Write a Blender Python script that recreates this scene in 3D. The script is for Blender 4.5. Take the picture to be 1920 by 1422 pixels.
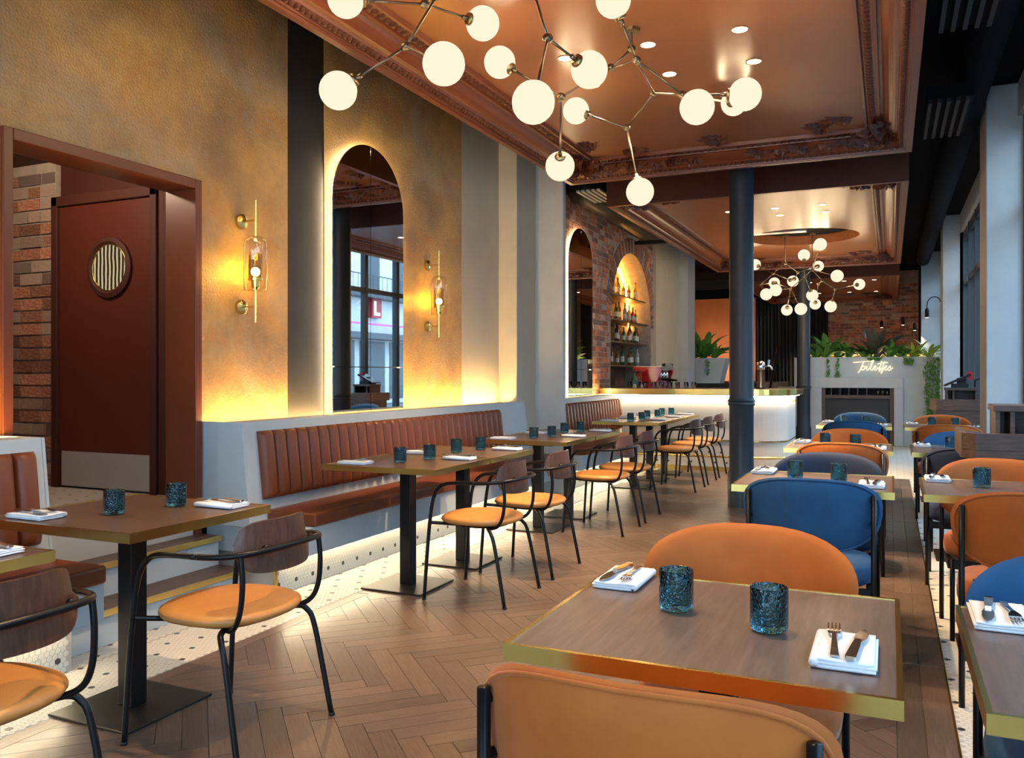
import bpy, math, random
import numpy as np
from mathutils import Vector, Matrix
random.seed(7)
for o in list(bpy.data.objects): bpy.data.objects.remove(o)
SC = bpy.context.scene
COL = SC.collection
PI = math.pi
# ------------------------------------------------------------------ camera
F, VH, H = 1570.0, 702.0, 1.28
TH = math.atan((1668 - 960) / F)
SN, CS = math.sin(TH), math.cos(TH)
cam_d = bpy.data.cameras.new('camera'); cam = bpy.data.objects.new('camera', cam_d); COL.objects.link(cam)
cam.location = (0, 0, H); cam.rotation_euler = (PI / 2, 0, TH)
cam_d.sensor_width = 36; cam_d.lens = F / 1920 * 36; cam_d.shift_y = -(711 - VH) / 1920
cam_d.clip_start = .05; cam_d.clip_end = 200
SC.camera = cam
# ------------------------------------------------------------------ world, exposure
W = bpy.data.worlds.new('daylight'); SC.world = W; W.use_nodes = True
W.node_tree.nodes['Background'].inputs[0].default_value = (.50, .76, 1.0, 1)
W.node_tree.nodes['Background'].inputs[1].default_value = 6.0
SC.view_settings.view_transform = 'Standard'; SC.view_settings.look = 'None'
SC.view_settings.gamma = 1; SC.view_settings.use_curve_mapping = False
SC.view_settings.exposure = 0.15
K_GLOBE, K_LED, K_SPOT, K_LAMP = .98, 60.0, 210.0, 24.0
try:
    SC.cycles.max_bounces = 8; SC.cycles.diffuse_bounces = 4; SC.cycles.glossy_bounces = 4
    SC.cycles.transmission_bounces = 8; SC.cycles.transparent_max_bounces = 10
    SC.cycles.caustics_reflective = False; SC.cycles.caustics_refractive = False
    SC.cycles.sample_clamp_indirect = 4.0; SC.cycles.blur_glossy = 1.0
    SC.cycles.use_denoising = True
except Exception: pass

def portal(name, loc, rot, sx, sy):          # marks a window opening for the sky light
    d = bpy.data.lights.new(name, 'AREA'); d.shape = 'RECTANGLE'; d.size = sx; d.size_y = sy
    d.cycles.is_portal = True
    o = bpy.data.objects.new(name, d); COL.objects.link(o); o.location = loc; o.rotation_euler = rot
portal('window_portal', (1.12, 2.35, 1.9), (0, PI / 2, 0), 3.4, 12.4)
portal('window_portal', (1.12, 12.4, 1.9), (0, PI / 2, 0), 3.4, 6.2)
portal('window_portal', (1.12, 18.25, 1.9), (0, PI / 2, 0), 3.4, 3.3)
portal('window_portal', (-1.3, -4.05, 1.9), (PI / 2, 0, 0), 4.4, 3.4)

# ------------------------------------------------------------------ pixel helpers (photo frame 1920x1422)
def ray(u, v):
    a = (u - 960) / F; b = (VH - v) / F
    return Vector((-SN + a * CS, CS + a * SN, b))
def at_d(u, v, d): return Vector((0, 0, H)) + ray(u, v) * d
def at_z(u, v, z): r = ray(u, v); return Vector((0, 0, H)) + r * ((z - H) / r.z)
def at_y(u, v, y): r = ray(u, v); return Vector((0, 0, H)) + r * (y / r.y)

# ------------------------------------------------------------------ materials
MATS = {}
def M(name, col, rough=.5, metal=0., col2=None, scale=5., bump=0., bscale=60., sheen=0., trans=0., emis=None, estr=0.,
      ramp=(.35, .65), coord='Object', stretch=(1, 1, 1), rnd=0., coat=0., ior=1.45, btype='noise', alpha=1.):
    m = bpy.data.materials.new(name); m.use_nodes = True; nt = m.node_tree; N = nt.nodes; L = nt.links
    b = N['Principled BSDF']; I = b.inputs
    I['Roughness'].default_value = rough; I['Metallic'].default_value = metal; I['IOR'].default_value = ior
    I['Base Color'].default_value = (*col, 1)
    if sheen: I['Sheen Weight'].default_value = sheen; I['Sheen Roughness'].default_value = .4; I['Sheen Tint'].default_value = (*[min(1, c * .9 + .38) for c in col], 1)
    if trans: I['Transmission Weight'].default_value = trans
    if coat: I['Coat Weight'].default_value = coat; I['Coat Roughness'].default_value = .15
    if emis: I['Emission Color'].default_value = (*emis, 1); I['Emission Strength'].default_value = estr
    if col2 or bump:
        tc = N.new('ShaderNodeTexCoord'); mp = N.new('ShaderNodeMapping'); mp.inputs['Scale'].default_value = stretch
        L.new(tc.outputs[coord], mp.inputs[0])
    if col2:
        n = N.new('ShaderNodeTexNoise'); n.inputs['Scale'].default_value = scale; n.inputs['Detail'].default_value = 6
        n.inputs['Roughness'].default_value = .62
        L.new(mp.outputs[0], n.inputs[0])
        r = N.new('ShaderNodeValToRGB'); r.color_ramp.elements[0].position = ramp[0]; r.color_ramp.elements[1].position = ramp[1]
        r.color_ramp.elements[0].color = (*col, 1); r.color_ramp.elements[1].color = (*col2, 1)
        L.new(n.outputs[0], r.inputs[0]); out = r.outputs[0]
        if rnd:
            oi = N.new('ShaderNodeObjectInfo'); at = N.new('ShaderNodeAttribute'); at.attribute_name = 'rnd'
            ad = N.new('ShaderNodeMath'); ad.operation = 'ADD'; L.new(oi.outputs['Random'], ad.inputs[0]); L.new(at.outputs['Fac'], ad.inputs[1])
            fr = N.new('ShaderNodeMath'); fr.operation = 'FRACT'; L.new(ad.outputs[0], fr.inputs[0])
            mr = N.new('ShaderNodeMapRange'); mr.inputs[3].default_value = 1 - rnd; mr.inputs[4].default_value = 1 + rnd
            L.new(fr.outputs[0], mr.inputs[0])
            mx = N.new('ShaderNodeVectorMath'); mx.operation = 'SCALE'; L.new(out, mx.inputs[0]); L.new(mr.outputs[0], mx.inputs['Scale'])
            out = mx.outputs[0]
        L.new(out, I['Base Color'])
    if bump:
        if btype == 'noise':
            n2 = N.new('ShaderNodeTexNoise'); n2.inputs['Detail'].default_value = 5; o2 = n2.outputs[0]
        else:
            n2 = N.new('ShaderNodeTexVoronoi'); n2.feature = 'DISTANCE_TO_EDGE'; o2 = n2.outputs['Distance']
        n2.inputs['Scale'].default_value = bscale; L.new(mp.outputs[0], n2.inputs[0])
        bp = N.new('ShaderNodeBump'); bp.inputs['Strength'].default_value = bump; bp.inputs['Distance'].default_value = .01
        L.new(o2, bp.inputs['Height']); L.new(bp.outputs[0], I['Normal'])
    MATS[name] = m
    return m
def emit(name, col, s):
    m = bpy.data.materials.new(name); m.use_nodes = True; nt = m.node_tree
    nt.nodes.clear(); e = nt.nodes.new('ShaderNodeEmission'); o = nt.nodes.new('ShaderNodeOutputMaterial')
    e.inputs[0].default_value = (*col, 1); e.inputs[1].default_value = s; nt.links.new(e.outputs[0], o.inputs[0]); return m
def pane_mat(name, tint, refl=.08):
    m = bpy.data.materials.new(name); m.use_nodes = True; nt = m.node_tree; nt.nodes.clear()
    t = nt.nodes.new('ShaderNodeBsdfTransparent'); g = nt.nodes.new('ShaderNodeBsdfGlossy'); x = nt.nodes.new('ShaderNodeMixShader')
    lw = nt.nodes.new('ShaderNodeLayerWeight'); lw.inputs[0].default_value = .5; o = nt.nodes.new('ShaderNodeOutputMaterial')
    pw_ = nt.nodes.new('ShaderNodeMath'); pw_.operation = 'POWER'; pw_.inputs[1].default_value = 4; nt.links.new(lw.outputs['Facing'], pw_.inputs[0])
    f = nt.nodes.new('ShaderNodeMath'); f.operation = 'MULTIPLY_ADD'; f.inputs[1].default_value = .55; f.inputs[2].default_value = refl * .5; nt.links.new(pw_.outputs[0], f.inputs[0])
    t.inputs[0].default_value = (*tint, 1); g.inputs['Roughness'].default_value = .02
    nt.links.new(f.outputs[0], x.inputs[0]); nt.links.new(t.outputs[0], x.inputs[1]); nt.links.new(g.outputs[0], x.inputs[2]); nt.links.new(x.outputs[0], o.inputs[0])
    return m
gold = M('ochre_plaster', (.27, .17, .085), .42, col2=(.62, .37, .115), scale=1.5, bump=.6, bscale=75, ramp=(.34, .64))
def blotches(m):           # large grey and rust patches over the ochre
    nt = m.node_tree; N = nt.nodes; L = nt.links; b = N['Principled BSDF']; src = b.inputs['Base Color'].links[0].from_socket
    mp = [n for n in N if n.type == 'MAPPING'][0]
    for sc_, lo, hi, col, k in ((2.6, .52, .68, (.50, .19, .035, 1), .55), (1.1, .50, .66, (.40, .33, .24, 1), .6), (14, .5, .75, (.30, .15, .04, 1), .35)):
        n = N.new('ShaderNodeTexNoise'); n.inputs['Scale'].default_value = sc_; n.inputs['Detail'].default_value = 7; n.inputs['Roughness'].default_value = .7
        n.inputs['Distortion'].default_value = .6
        a = N.new('ShaderNodeVectorMath'); a.inputs[1].default_value = (sc_, 3.1, 1.7); L.new(mp.outputs[0], a.inputs[0]); L.new(a.outputs[0], n.inputs[0])
        r = N.new('ShaderNodeMapRange'); r.inputs[1].default_value = lo; r.inputs[2].default_value = hi; r.inputs[4].default_value = k; L.new(n.outputs[0], r.inputs[0])
        x = N.new('ShaderNodeMix'); x.data_type = 'RGBA'; L.new(r.outputs[0], x.inputs['Factor']); L.new(src, x.inputs['A']); x.inputs['B'].default_value = col; src = x.outputs['Result']
    L.new(src, b.inputs['Base Color'])
blotches(gold)
plaster = M('grey_plaster', (.46, .49, .50), .6, col2=(.53, .55, .54), scale=3, bump=.08, bscale=30)
bench_m = M('pale_blue_plaster', (.44, .51, .54), .55, col2=(.50, .56, .58), scale=2.5, bump=.05, bscale=25)
cream = M('cream_plaster', (.60, .53, .40), .6, col2=(.55, .49, .38), scale=3, bump=.08, bscale=30)
black = M('black_paint', (.012, .012, .014), .6)
blackwall = M('charcoal_panel', (.018, .017, .015), .45, col2=(.03, .028, .024), scale=3)
ceil_blk = M('black_ceiling', (.006, .006, .008), .9, ior=1.2)
terra = M('terracotta_paint', (.135, .034, .013), .36, col2=(.16, .042, .016), scale=3)
terra_dk = M('oxide_red_and_shade', (.060, .013, .006), .7)
terra_soff = M('terracotta_ceiling', (.245, .088, .032), .30, col2=(.28, .104, .040), scale=2)
terra_wall = M('orange_plaster', (.50, .17, .06), .5, col2=(.42, .13, .045), scale=2)
door_m = M('oxide_red_door', (.10, .022, .012), .42)
kick_m = M('satin_steel_plate', (.50, .48, .47), .45, .35)
steel = M('brushed_steel', (.55, .56, .57), .34, 1.0, bump=.04, bscale=200, stretch=(1, 1, .02))
chrome = M('chrome', (.8, .8, .8), .12, 1.0)
brass = M('polished_brass', (.93, .66, .20), .22, 1.0, col2=(.82, .57, .17), scale=9)
brass_d = M('aged_brass', (.30, .235, .13), .32, 1.0)
gunmetal = M('bronze_rod', (.20, .165, .12), .35, 1.0)
walnut = M('walnut_veneer', (.050, .025, .016), .40, col2=(.112, .062, .042), scale=6, stretch=(14, 1.1, 6), ramp=(.3, .7), bump=.05, bscale=50, coat=.15)
walnut_x = M('walnut_top', (.088, .055, .042), .36, col2=(.165, .110, .086), scale=5, stretch=(13, 1.0, 6), ramp=(.3, .72), bump=.05, bscale=50, coat=.2)
walnut_chair = M('walnut_ply', (.042, .016, .008), .42, col2=(.095, .040, .022), scale=8, stretch=(10, 10, 1.2), ramp=(.3, .7), coat=.1)
walnut_st = M('dark_walnut', (.06, .036, .027), .42, col2=(.115, .072, .054), scale=5, stretch=(1.5, 8, 14))
steel_blk = M('black_steel', (.012, .012, .013), .35, .6)
base_blk = M('dark_steel_plate', (.035, .031, .028), .38, .7, bump=.06, bscale=160)
leather = M('tan_leather', (.56, .245, .065), .42, col2=(.48, .19, .045), scale=5, bump=.08, bscale=180)
leather_b = M('chestnut_leather', (.150, .036, .009), .42, col2=(.19, .047, .012), scale=4, bump=.08, bscale=160)
vel_o = M('rust_velvet', (.36, .085, .007), .75, col2=(.43, .11, .012), scale=7, sheen=.55)
vel_b = M('blue_velvet', (.003, .048, .130), .75, col2=(.005, .070, .18), scale=7, sheen=.14)
vel_n = M('navy_velvet', (.005, .015, .045), .75, col2=(.007, .022, .062), scale=7, sheen=.12)
linen = M('white_linen', (.82, .84, .88), .8, bump=.1, bscale=300)
teal = M('teal_crackle_glass', (.16, .50, .66), .05, trans=1., bump=.35, bscale=110, btype='voronoi', ior=1.4)
clear = M('clear_glass', (.92, .95, .93), .03, trans=1., ior=1.3)
grout = M('pale_grout', (.50, .46, .40), .8)
hexw = M('white_hex_tile', (.70, .66, .58), .35)
hexk = M('charcoal_hex_tile', (.035, .033, .03), .35)
mortar = M('mortar', (.46, .38, .31), .9, col2=(.36, .30, .25), scale=12)
brick_m = M('old_brick', (.34, .105, .050), .85, col2=(.58, .36, .26), scale=9, rnd=.42, bump=.6, bscale=45, ramp=(.40, .72))
def brick_tones(m):        # some bricks are greyer, some charred or lime washed
    nt = m.node_tree; N = nt.nodes; L = nt.links; b = N['Principled BSDF']; src = b.inputs['Base Color'].links[0].from_socket
    fr = [n for n in N if n.type == 'MATH' and n.operation == 'FRACT'][0]
    for mul, th, col, k in ((7.3, .80, (.40, .33, .29, 1), .55), (13.7, .86, (.50, .42, .35, 1), .65), (23.1, .82, (.10, .075, .07, 1), .6)):
        a = N.new('ShaderNodeMath'); a.operation = 'MULTIPLY'; a.inputs[1].default_value = mul; L.new(fr.outputs[0], a.inputs[0])
        f = N.new('ShaderNodeMath'); f.operation = 'FRACT'; L.new(a.outputs[0], f.inputs[0])
        g = N.new('ShaderNodeMath'); g.operation = 'GREATER_THAN'; g.inputs[1].default_value = th; L.new(f.outputs[0], g.inputs[0])
        h = N.new('ShaderNodeMath'); h.operation = 'MULTIPLY'; h.inputs[1].default_value = k; L.new(g.outputs[0], h.inputs[0])
        x = N.new('ShaderNodeMix'); x.data_type = 'RGBA'; L.new(h.outputs[0], x.inputs['Factor']); L.new(src, x.inputs['A']); x.inputs['B'].default_value = col; src = x.outputs['Result']
    L.new(src, b.inputs['Base Color'])
brick_tones(brick_m)
oak = M('smoked_oak', (.092, .058, .040), .34, col2=(.155, .102, .074), scale=4, coord='UV', stretch=(2.2, 26, 1), rnd=.22, bump=.04, bscale=6, ramp=(.3, .72), coat=.12)
joint = M('floor_joint', (.21, .155, .115), .8)
column_m = M('slate_blue_paint', (.026, .038, .052), .42, bump=.04, bscale=40)
curtain_m = M('black_curtain', (.02, .022, .025), .8, sheen=.3)
mirror_m = M('smoked_mirror', (.72, .70, .68), .012, 1.0)
tintmirror = M('bronze_mirror', (.42, .30, .13), .06, 1.0)
leaf1 = M('green_leaf', (.06, .21, .04), .4, col2=(.15, .36, .06), scale=12)
leaf2 = M('lime_leaf', (.30, .46, .05), .4, col2=(.48, .56, .09), scale=12)
leaf3 = M('burgundy_leaf', (.15, .035, .045), .4, col2=(.07, .10, .06), scale=9)
red_gloss = M('red_enamel', (.62, .012, .012), .18, coat=.6)
frame_m = M('dark_window_frame', (.035, .04, .045), .4)
pane_m = pane_mat('window_glass', (.93, .97, 1.))
facade_m = M('pale_stone', (.62, .62, .60), .8, col2=(.54, .54, .53), scale=2)
shop_m = M('dark_shopfront', (.04, .05, .06), .3)
street_m = M('asphalt', (.16, .17, .18), .85)
ornament = M('oxide_red_moulding', (.085, .021, .009), .42)
globe_m = emit('opal_globe_glow', (1.0, .86, .63), K_GLOBE)
led_m = emit('warm_led_strip', (1.0, .58, .20), K_LED * 2.4)
led_w = emit('warm_white_led', (1.0, .80, .52), K_LED)
lens_m = emit('downlight_lens', (1.0, .78, .48), 9)
bulb_m = emit('filament_bulb_glow', (1.0, .70, .24), 20)
halo_m = emit('mirror_halo_led', (1.0, .74, .42), K_LED * .75)
neon_m = emit('neon_glow', (1.0, .76, .44), 1.7)

# ------------------------------------------------------------------ mesh builder
class MB:
    def __init__(s): s.v = []; s.f = []
    def add(s, vs, fs):
        o = len(s.v); s.v += [tuple(v) for v in vs]; s.f += [tuple(i + o for i in f) for f in fs]; return s
    def box(s, x0, x1, y0, y1, z0, z1):
        return s.add([(x0, y0, z0), (x1, y0, z0), (x1, y1, z0), (x0, y1, z0), (x0, y0, z1), (x1, y0, z1), (x1, y1, z1), (x0, y1, z1)],
                     [(0, 3, 2, 1), (4, 5, 6, 7), (0, 1, 5, 4), (1, 2, 6, 5), (2, 3, 7, 6), (3, 0, 4, 7)])
    def prism(s, poly, a0, a1, axis='z'):
        n = len(poly)
        P = {'z': lambda p, a: (p[0], p[1], a), 'y': lambda p, a: (p[0], a, p[1]), 'x': lambda p, a: (a, p[0], p[1])}[axis]
        return s.add([P(p, a0) for p in poly] + [P(p, a1) for p in poly],
                     [tuple(range(n))[::-1], tuple(range(n, 2 * n))] + [(i, (i + 1) % n, n + (i + 1) % n, n + i) for i in range(n)])
    def tube(s, pts, r, n=8, closed=False):
        pts = [Vector(p) for p in pts]; m = len(pts); rs = r if isinstance(r, (list, tuple)) else [r] * m
        vs = []; up = None
        for i, p in enumerate(pts):
            t = (pts[(i + 1) % m] - pts[i - 1]) if closed else (pts[min(i + 1, m - 1)] - pts[max(i - 1, 0)])
            t.normalize()
            if up is None: up = Vector((0, 0, 1)) if abs(t.z) < .9 else Vector((1, 0, 0))
            a = t.cross(up)
            if a.length < 1e-5: a = t.cross(Vector((.3, .8, .1)))
            a.normalize(); b = a.cross(t).normalized(); up = b
            vs += [p + (a * math.cos(2 * PI * k / n) + b * math.sin(2 * PI * k / n)) * rs[i] for k in range(n)]
        fs = []
        for i in range(m if closed else m - 1):
            j = (i + 1) % m
            fs += [(i * n + k, i * n + (k + 1) % n, j * n + (k + 1) % n, j * n + k) for k in range(n)]
        if not closed: fs += [tuple(range(n))[::-1], tuple(range((m - 1) * n, m * n))]
        return s.add(vs, fs)
    def lathe(s, prof, n=20, c=(0, 0, 0), M4=None):
        vs = []
        for r, z in prof:
            for k in range(n):
                p = Vector((r * math.cos(2 * PI * k / n), r * math.sin(2 * PI * k / n), z))
                if M4: p = M4 @ p
                vs.append(p + Vector(c))
        fs = [(i * n + k, i * n + (k + 1) % n, (i + 1) * n + (k + 1) % n, (i + 1) * n + k) for i in range(len(prof) - 1) for k in range(n)]
        fs += [tuple(range(n))[::-1], tuple(range((len(prof) - 1) * n, len(prof) * n))]
        return s.add(vs, fs)
    def sphere(s, c, r, n=20, m=12):
        return s.lathe([(max(1e-4, r * math.sin(PI * i / m)), -r * math.cos(PI * i / m)) for i in range(m + 1)], n, c)
    def mesh(s, name, mat, smooth=False):
        me = bpy.data.meshes.new(name); me.from_pydata(s.v, [], s.f)
        for mm in (mat if isinstance(mat, list) else [mat]): me.materials.append(mm)
        if smooth:
            me.polygons.foreach_set('use_smooth', [True] * len(me.polygons))
        me.update(); return me
    def build(s, name, mat, parent=None, smooth=False, bevel=0., seg=2, loc=None, auto=None):
        o = bpy.data.objects.new(name, s.mesh(name, mat, smooth)); COL.objects.link(o)
        if parent: o.parent = parent
        if loc: o.location = loc
        if bevel:
            b = o.modifiers.new('bevel', 'BEVEL'); b.width = bevel; b.segments = seg; b.limit_method = 'ANGLE'
        if auto:
            o.data.set_sharp_from_angle(angle=auto)
        return o
def inst(name, me, parent=None, loc=(0, 0, 0), rot=(0, 0, 0), sc=(1, 1, 1)):
    o = bpy.data.objects.new(name, me); COL.objects.link(o); o.location = loc; o.rotation_euler = rot; o.scale = sc
    if parent: o.parent = parent
    return o
def tag(o, label, cat, group=None):
    o['label'] = label; o['category'] = cat
    if group: o['group'] = group
    return o
def thing(name, label, cat, loc=(0, 0, 0), rz=0, group=None):
    o = bpy.data.objects.new(name, None); COL.objects.link(o); o.location = loc; o.rotation_euler = (0, 0, rz)
    o.empty_display_size = .1
    return tag(o, label, cat, group)
def struct(o, label=None):
    o['kind'] = 'structure'
    if label: o['label'] = label
    return o
def copy_tree(o, parent=None):
    c = o.copy(); COL.objects.link(c)
    if parent: c.parent = parent
    for ch in o.children: copy_tree(ch, c)
    return c
def smooth_path(pts, k=6):
    P = [Vector(p) for p in pts]; out = []
    for i in range(len(P) - 1):
        a, b, c, d = P[max(i - 1, 0)], P[i], P[i + 1], P[min(i + 2, len(P) - 1)]
        for j in range(k):
            t = j / k
            out.append(.5 * ((2 * b) + (c - a) * t + (2 * a - 5 * b + 4 * c - d) * t * t + (3 * b - a - 3 * c + d) * t ** 3))
    return out + [P[-1]]
def rot_to(d):
    return Vector((0, 0, 1)).rotation_difference(Vector(d).normalized()).to_matrix().to_4x4()

# ================================================================== LARGE STRUCTURE
XL, XR = -3.71, 1.05
CEIL = 3.9
# --- floor base, joints below the pieces
fl = struct(MB().box(-6.2, 1.4, -4.2, 24, -.2, -.006).build('floor', joint), 'smoked oak herringbone floor with pale hexagon tile borders')
# herringbone
def clip(poly, x0, x1, y0, y1):
    def cut(P, ins, inter):
        out = []
        for i in range(len(P)):
            a, b = P[i - 1], P[i]
            if ins(b):
                if not ins(a): out.append(inter(a, b))
                out.append(b)
            elif ins(a): out.append(inter(a, b))
        return out
    for ax, val, sg in ((0, x0, 1), (0, x1, -1), (1, y0, 1), (1, y1, -1)):
        ins = lambda p: (p[ax] - val) * sg >= -1e-9
        def inter(a, b):
            t = (val - a[ax]) / (b[ax] - a[ax]); return (a[0] + (b[0] - a[0]) * t, a[1] + (b[1] - a[1]) * t)
        if poly: poly = cut(poly, ins, inter)
    return poly
def plank_mesh(items, name):
    """items: list of (polygon, direction, rnd) -> one mesh with uv and rnd attribute"""
    vs, fs, uvs, rn = [], [], [], []
    for poly, dr, rv in items:
        n = len(poly); o = len(vs); off = random.random() * 9
        cx = sum(p[0] for p in poly) / n; cy = sum(p[1] for p in poly) / n
        top = [(cx + (p[0] - cx) * .997, cy + (p[1] - cy) * .997) for p in poly]
        vs += [(p[0], p[1], 0) for p in top] + [(p[0], p[1], -.006) for p in poly]
        fl_ = [tuple(range(o, o + n))] + [(o + i, o + n + i, o + n + (i + 1) % n, o + (i + 1) % n) for i in range(n)]
        P = top + list(poly)
        for f in fl_:
            for i in f:
                p = P[i - o]; uvs.append((p[0] * dr[0] + p[1] * dr[1] + off, -p[0] * dr[1] + p[1] * dr[0] + off)); rn.append(rv)
        fs += fl_
    me = bpy.data.meshes.new(name); me.from_pydata(vs, [], fs); me.materials.append(oak)
    uv = me.uv_layers.new(name='UVMap'); uv.data.foreach_set('uv', [c for q in uvs for c in q])
    at = me.attributes.new('rnd', 'FLOAT', 'CORNER'); at.data.foreach_set('value', rn)
    return me
WX0, WX1, WY0, WY1 = -2.84, .213, .2, 11.28
bw, bl = .088, .528
ix0, ix1 = WX0 + .075, WX1 - .19
q2 = math.sqrt(.5); cand = []
for k in range(-140, 160):
    for j in range(-14, 15):
        for vert in (0, 1):
            p0 = k * bw + 2 * bl * j; q0 = k * bw
            if not vert: R = [(p0, q0), (p0 + bl, q0), (p0 + bl, q0 + bw), (p0, q0 + bw)]
            else: R = [(p0 + bl, q0 + bw - bl), (p0 + bl + bw, q0 + bw - bl), (p0 + bl + bw, q0 + bw), (p0 + bl, q0 + bw)]
            c = (sum(a for a, b in R) / 4, sum(b for a, b in R) / 4)
            g = .0009
            R = [(a + (g if a < c[0] else -g), b + (g if b < c[1] else -g)) for a, b in R]
            X = [(q2 * (a + b) - 1.2, q2 * (b - a) + 4) for a, b in R]
            if max(x for x, y in X) < ix0 or min(x for x, y in X) > ix1 or max(y for x, y in X) < WY0 or min(y for x, y in X) > WY1: continue
            P = clip(X[::-1] if False else X, ix0, ix1, WY0, WY1)
            if len(P) < 3: continue
            cand.append((P, (q2, -q2) if not vert else (q2, q2)))
for y in np.arange(WY0, WY1, 1.3):
    y1 = min(y + 1.297, WY1)
    cand.append(([(WX0, y), (ix0 - .002, y), (ix0 - .002, y1), (WX0, y1)], (0, 1)))
    cand.append(([(ix1 + .002, y), (ix1 + .093, y), (ix1 + .093, y1), (ix1 + .002, y1)], (0, 1)))
    cand.append(([(ix1 + .096, y), (WX1, y), (WX1, y1), (ix1 + .096, y1)], (0, 1)))
def area(P): return abs(sum(P[i - 1][0] * P[i][1] - P[i][0] * P[i - 1][1] for i in range(len(P)))) / 2
cand = [c for c in cand if area(c[0]) > 1e-5]
def ccw(P): return P if sum(P[i - 1][0] * P[i][1] - P[i][0] * P[i - 1][1] for i in range(len(P))) > 0 else P[::-1]
cand = [(ccw(P), d) for P, d in cand]
def vis_key(c):
    cx = sum(p[0] for p in c[0]) / len(c[0]); cy = sum(p[1] for p in c[0]) / len(c[0])
    d = -SN * cx + CS * cy; r = CS * cx + SN * cy
    if d < .3 or abs(r / d) > .66 or H / d > .50: return 50 + d
    return d - min(area(c[0]), .03) * 5
cand.sort(key=vis_key)
for P, d in cand[:300]:
    cx = sum(p[0] for p in P) / len(P); cy = sum(p[1] for p in P) / len(P)
    me = plank_mesh([([(a - cx, b - cy) for a, b in P], d, 0.)], 'plank')
    inst('plank', me, fl, (cx, cy, 0))
o = inst('plank_field', plank_mesh([(P, d, random.random()) for P, d in cand[300:]], 'plank_field'), fl); o['kind'] = 'stuff'
# brass strip along the wood edges
MB().box(WX1, WX1 + .008, WY0, WY1, -.006, .001).build('brass_strip', brass, fl)

# hexagon tiles
def hex_field(name, parent, a0, a1, b0, b1, plane, const, sides=True, s=.026, every=6):
    """plane 'z': a=x,b=y at z=const facing up; plane 'x': a=y,b=z at x=const facing +x"""
    R = s / math.sqrt(3); dx, dy = s, R * 1.5; g = .93
    vs, fs, mi = [], [], []
    for r in range(int((b1 - b0) / dy) + 1):
        for c in range(int((a1 - a0) / dx) + 1):
            a = a0 + (c + .5 * (r % 2) + .5) * dx; b = b0 + (r + .5) * dy
            if a > a1 - s / 2 or b > b1 - R: continue
            o = len(vs)
            ring = [(a + R * g * math.sin(PI / 3 * i), b + R * g * math.cos(PI / 3 * i)) for i in range(6)]
            lay = (0, 1) if sides else (0,)
            for l in lay:
                for p, q in ring:
                    h = -.002 * l
                    vs.append((p, q, const + h) if plane == 'z' else (const + h, p, q))
            F_ = tuple(range(o, o + 6)) if plane != 'z' else tuple(range(o, o + 6))[::-1]
            F_ = F_[::-1] if plane == 'x' else F_
            fs.append(F_)
            k = 1 if (r % every == 2 and (c + (r // every) % 2 * (every // 2)) % every == 0) else 0
            mi.append(k)
            if sides:
                for i in range(6):
                    fs.append((o + i, o + (i + 1) % 6, o + 6 + (i + 1) % 6, o + 6 + i)); mi.append(k)
    me = bpy.data.meshes.new(name); me.from_pydata(vs, [], fs); me.materials.append(hexw); me.materials.append(hexk)
    me.polygons.foreach_set('material_index', mi)
    o = inst(name, me, parent); o['kind'] = 'stuff'; return o
gr = MB().box(-3.5, WX0 - .002, .2, WY1, -.006, -.0015); gr.box(WX1 + .009, 1.2, .2, 16.4, -.006, -.0015); gr.box(-1.6, WX1 + .009, WY1 + .002, 16.4, -.006, -.0015)
gr.build('tile_grout', grout, fl)
hex_field('hexagon_tiles', fl, -3.22, WX0 - .003, .6, 11.2, 'z', 0); hex_field('hexagon_tiles', fl, -3.372, -3.222, 2.5, 3.84, 'z', 0)
hex_field('hexagon_tiles', fl, WX1 + .010, 1.04, 1.2, 11.2, 'z', 0)
hex_field('hexagon_tiles', fl, -1.4, 1.04, WY1 + .01, 16.4, 'z', 0, sides=False)

# --- walls
ct = struct(MB().box(-6.2, 1.4, -4.2, 24, CEIL, CEIL + .1).build('ceiling', ceil_blk), 'black painted upper ceiling above the floating panels')
wl = MB()
wl.box(XL - .2, XL, -4.2, 2.53, 0, CEIL); wl.box(XL - .2, XL, 2.53, 3.745, 2.42, CEIL)
wl.box(XL - .2, XL, 3.745, 4.537, 0, CEIL); wl.box(XL - .2, XL, 4.94, 7.06, 0, CEIL)
struct(wl.build('wall_left', gold), 'ochre distressed plaster wall with wall lights')
struct(MB().box(XL - .2, XL - .004, 4.537, 4.94, 0, CEIL).build('trim_1', blackwall), 'tall black painted strip beside the arched mirror')
struct(MB().box(XL - .2, XL, 7.06, 8.38, 0, CEIL).build('wall_left_plaster', cream), 'cream plaster wall beyond the ochre wall')
struct(MB().box(XL, -3.50, 7.88, 8.38, 0, CEIL).build('wall_pilaster', cream, bevel=.008), 'pale grey plaster pilaster at the banquette end')
struct(MB().box(XL, -3.18, 8.382, 8.46, 0, CEIL).build('wall_pier', plaster, bevel=.006), 'pale blue grey plaster pier between the banquettes')
struct(MB().box(XL - .2, XL + .06, 14.1, 15.8, 0, CEIL).build('wall_bar_pilaster', cream), 'cream plaster pilaster right of the bottle niche')
struct(MB().box(XL - .2, -3.48, 15.8, 16.45, 0, CEIL).build('wall_bar_pier', plaster), 'grey plaster pier at the end of the bar wall')
struct(MB().box(-6.2, -6.0, 16.45, 24, 0, CEIL).box(-6.2, XL - .2, 16.3, 16.45, 0, CEIL).build('wall_far_left', black), 'black wall of the rear area')
struct(MB().box(-6.2, 1.4, 23.5, 23.7, 0, CEIL).build('wall_rear', black), 'black rear wall')
struct(MB().box(-6.0, -3.28, 23.3, 23.5, 0, 3.35).build('wall_rear_orange', terra_wall), 'orange plaster wall behind the left planter')
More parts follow.
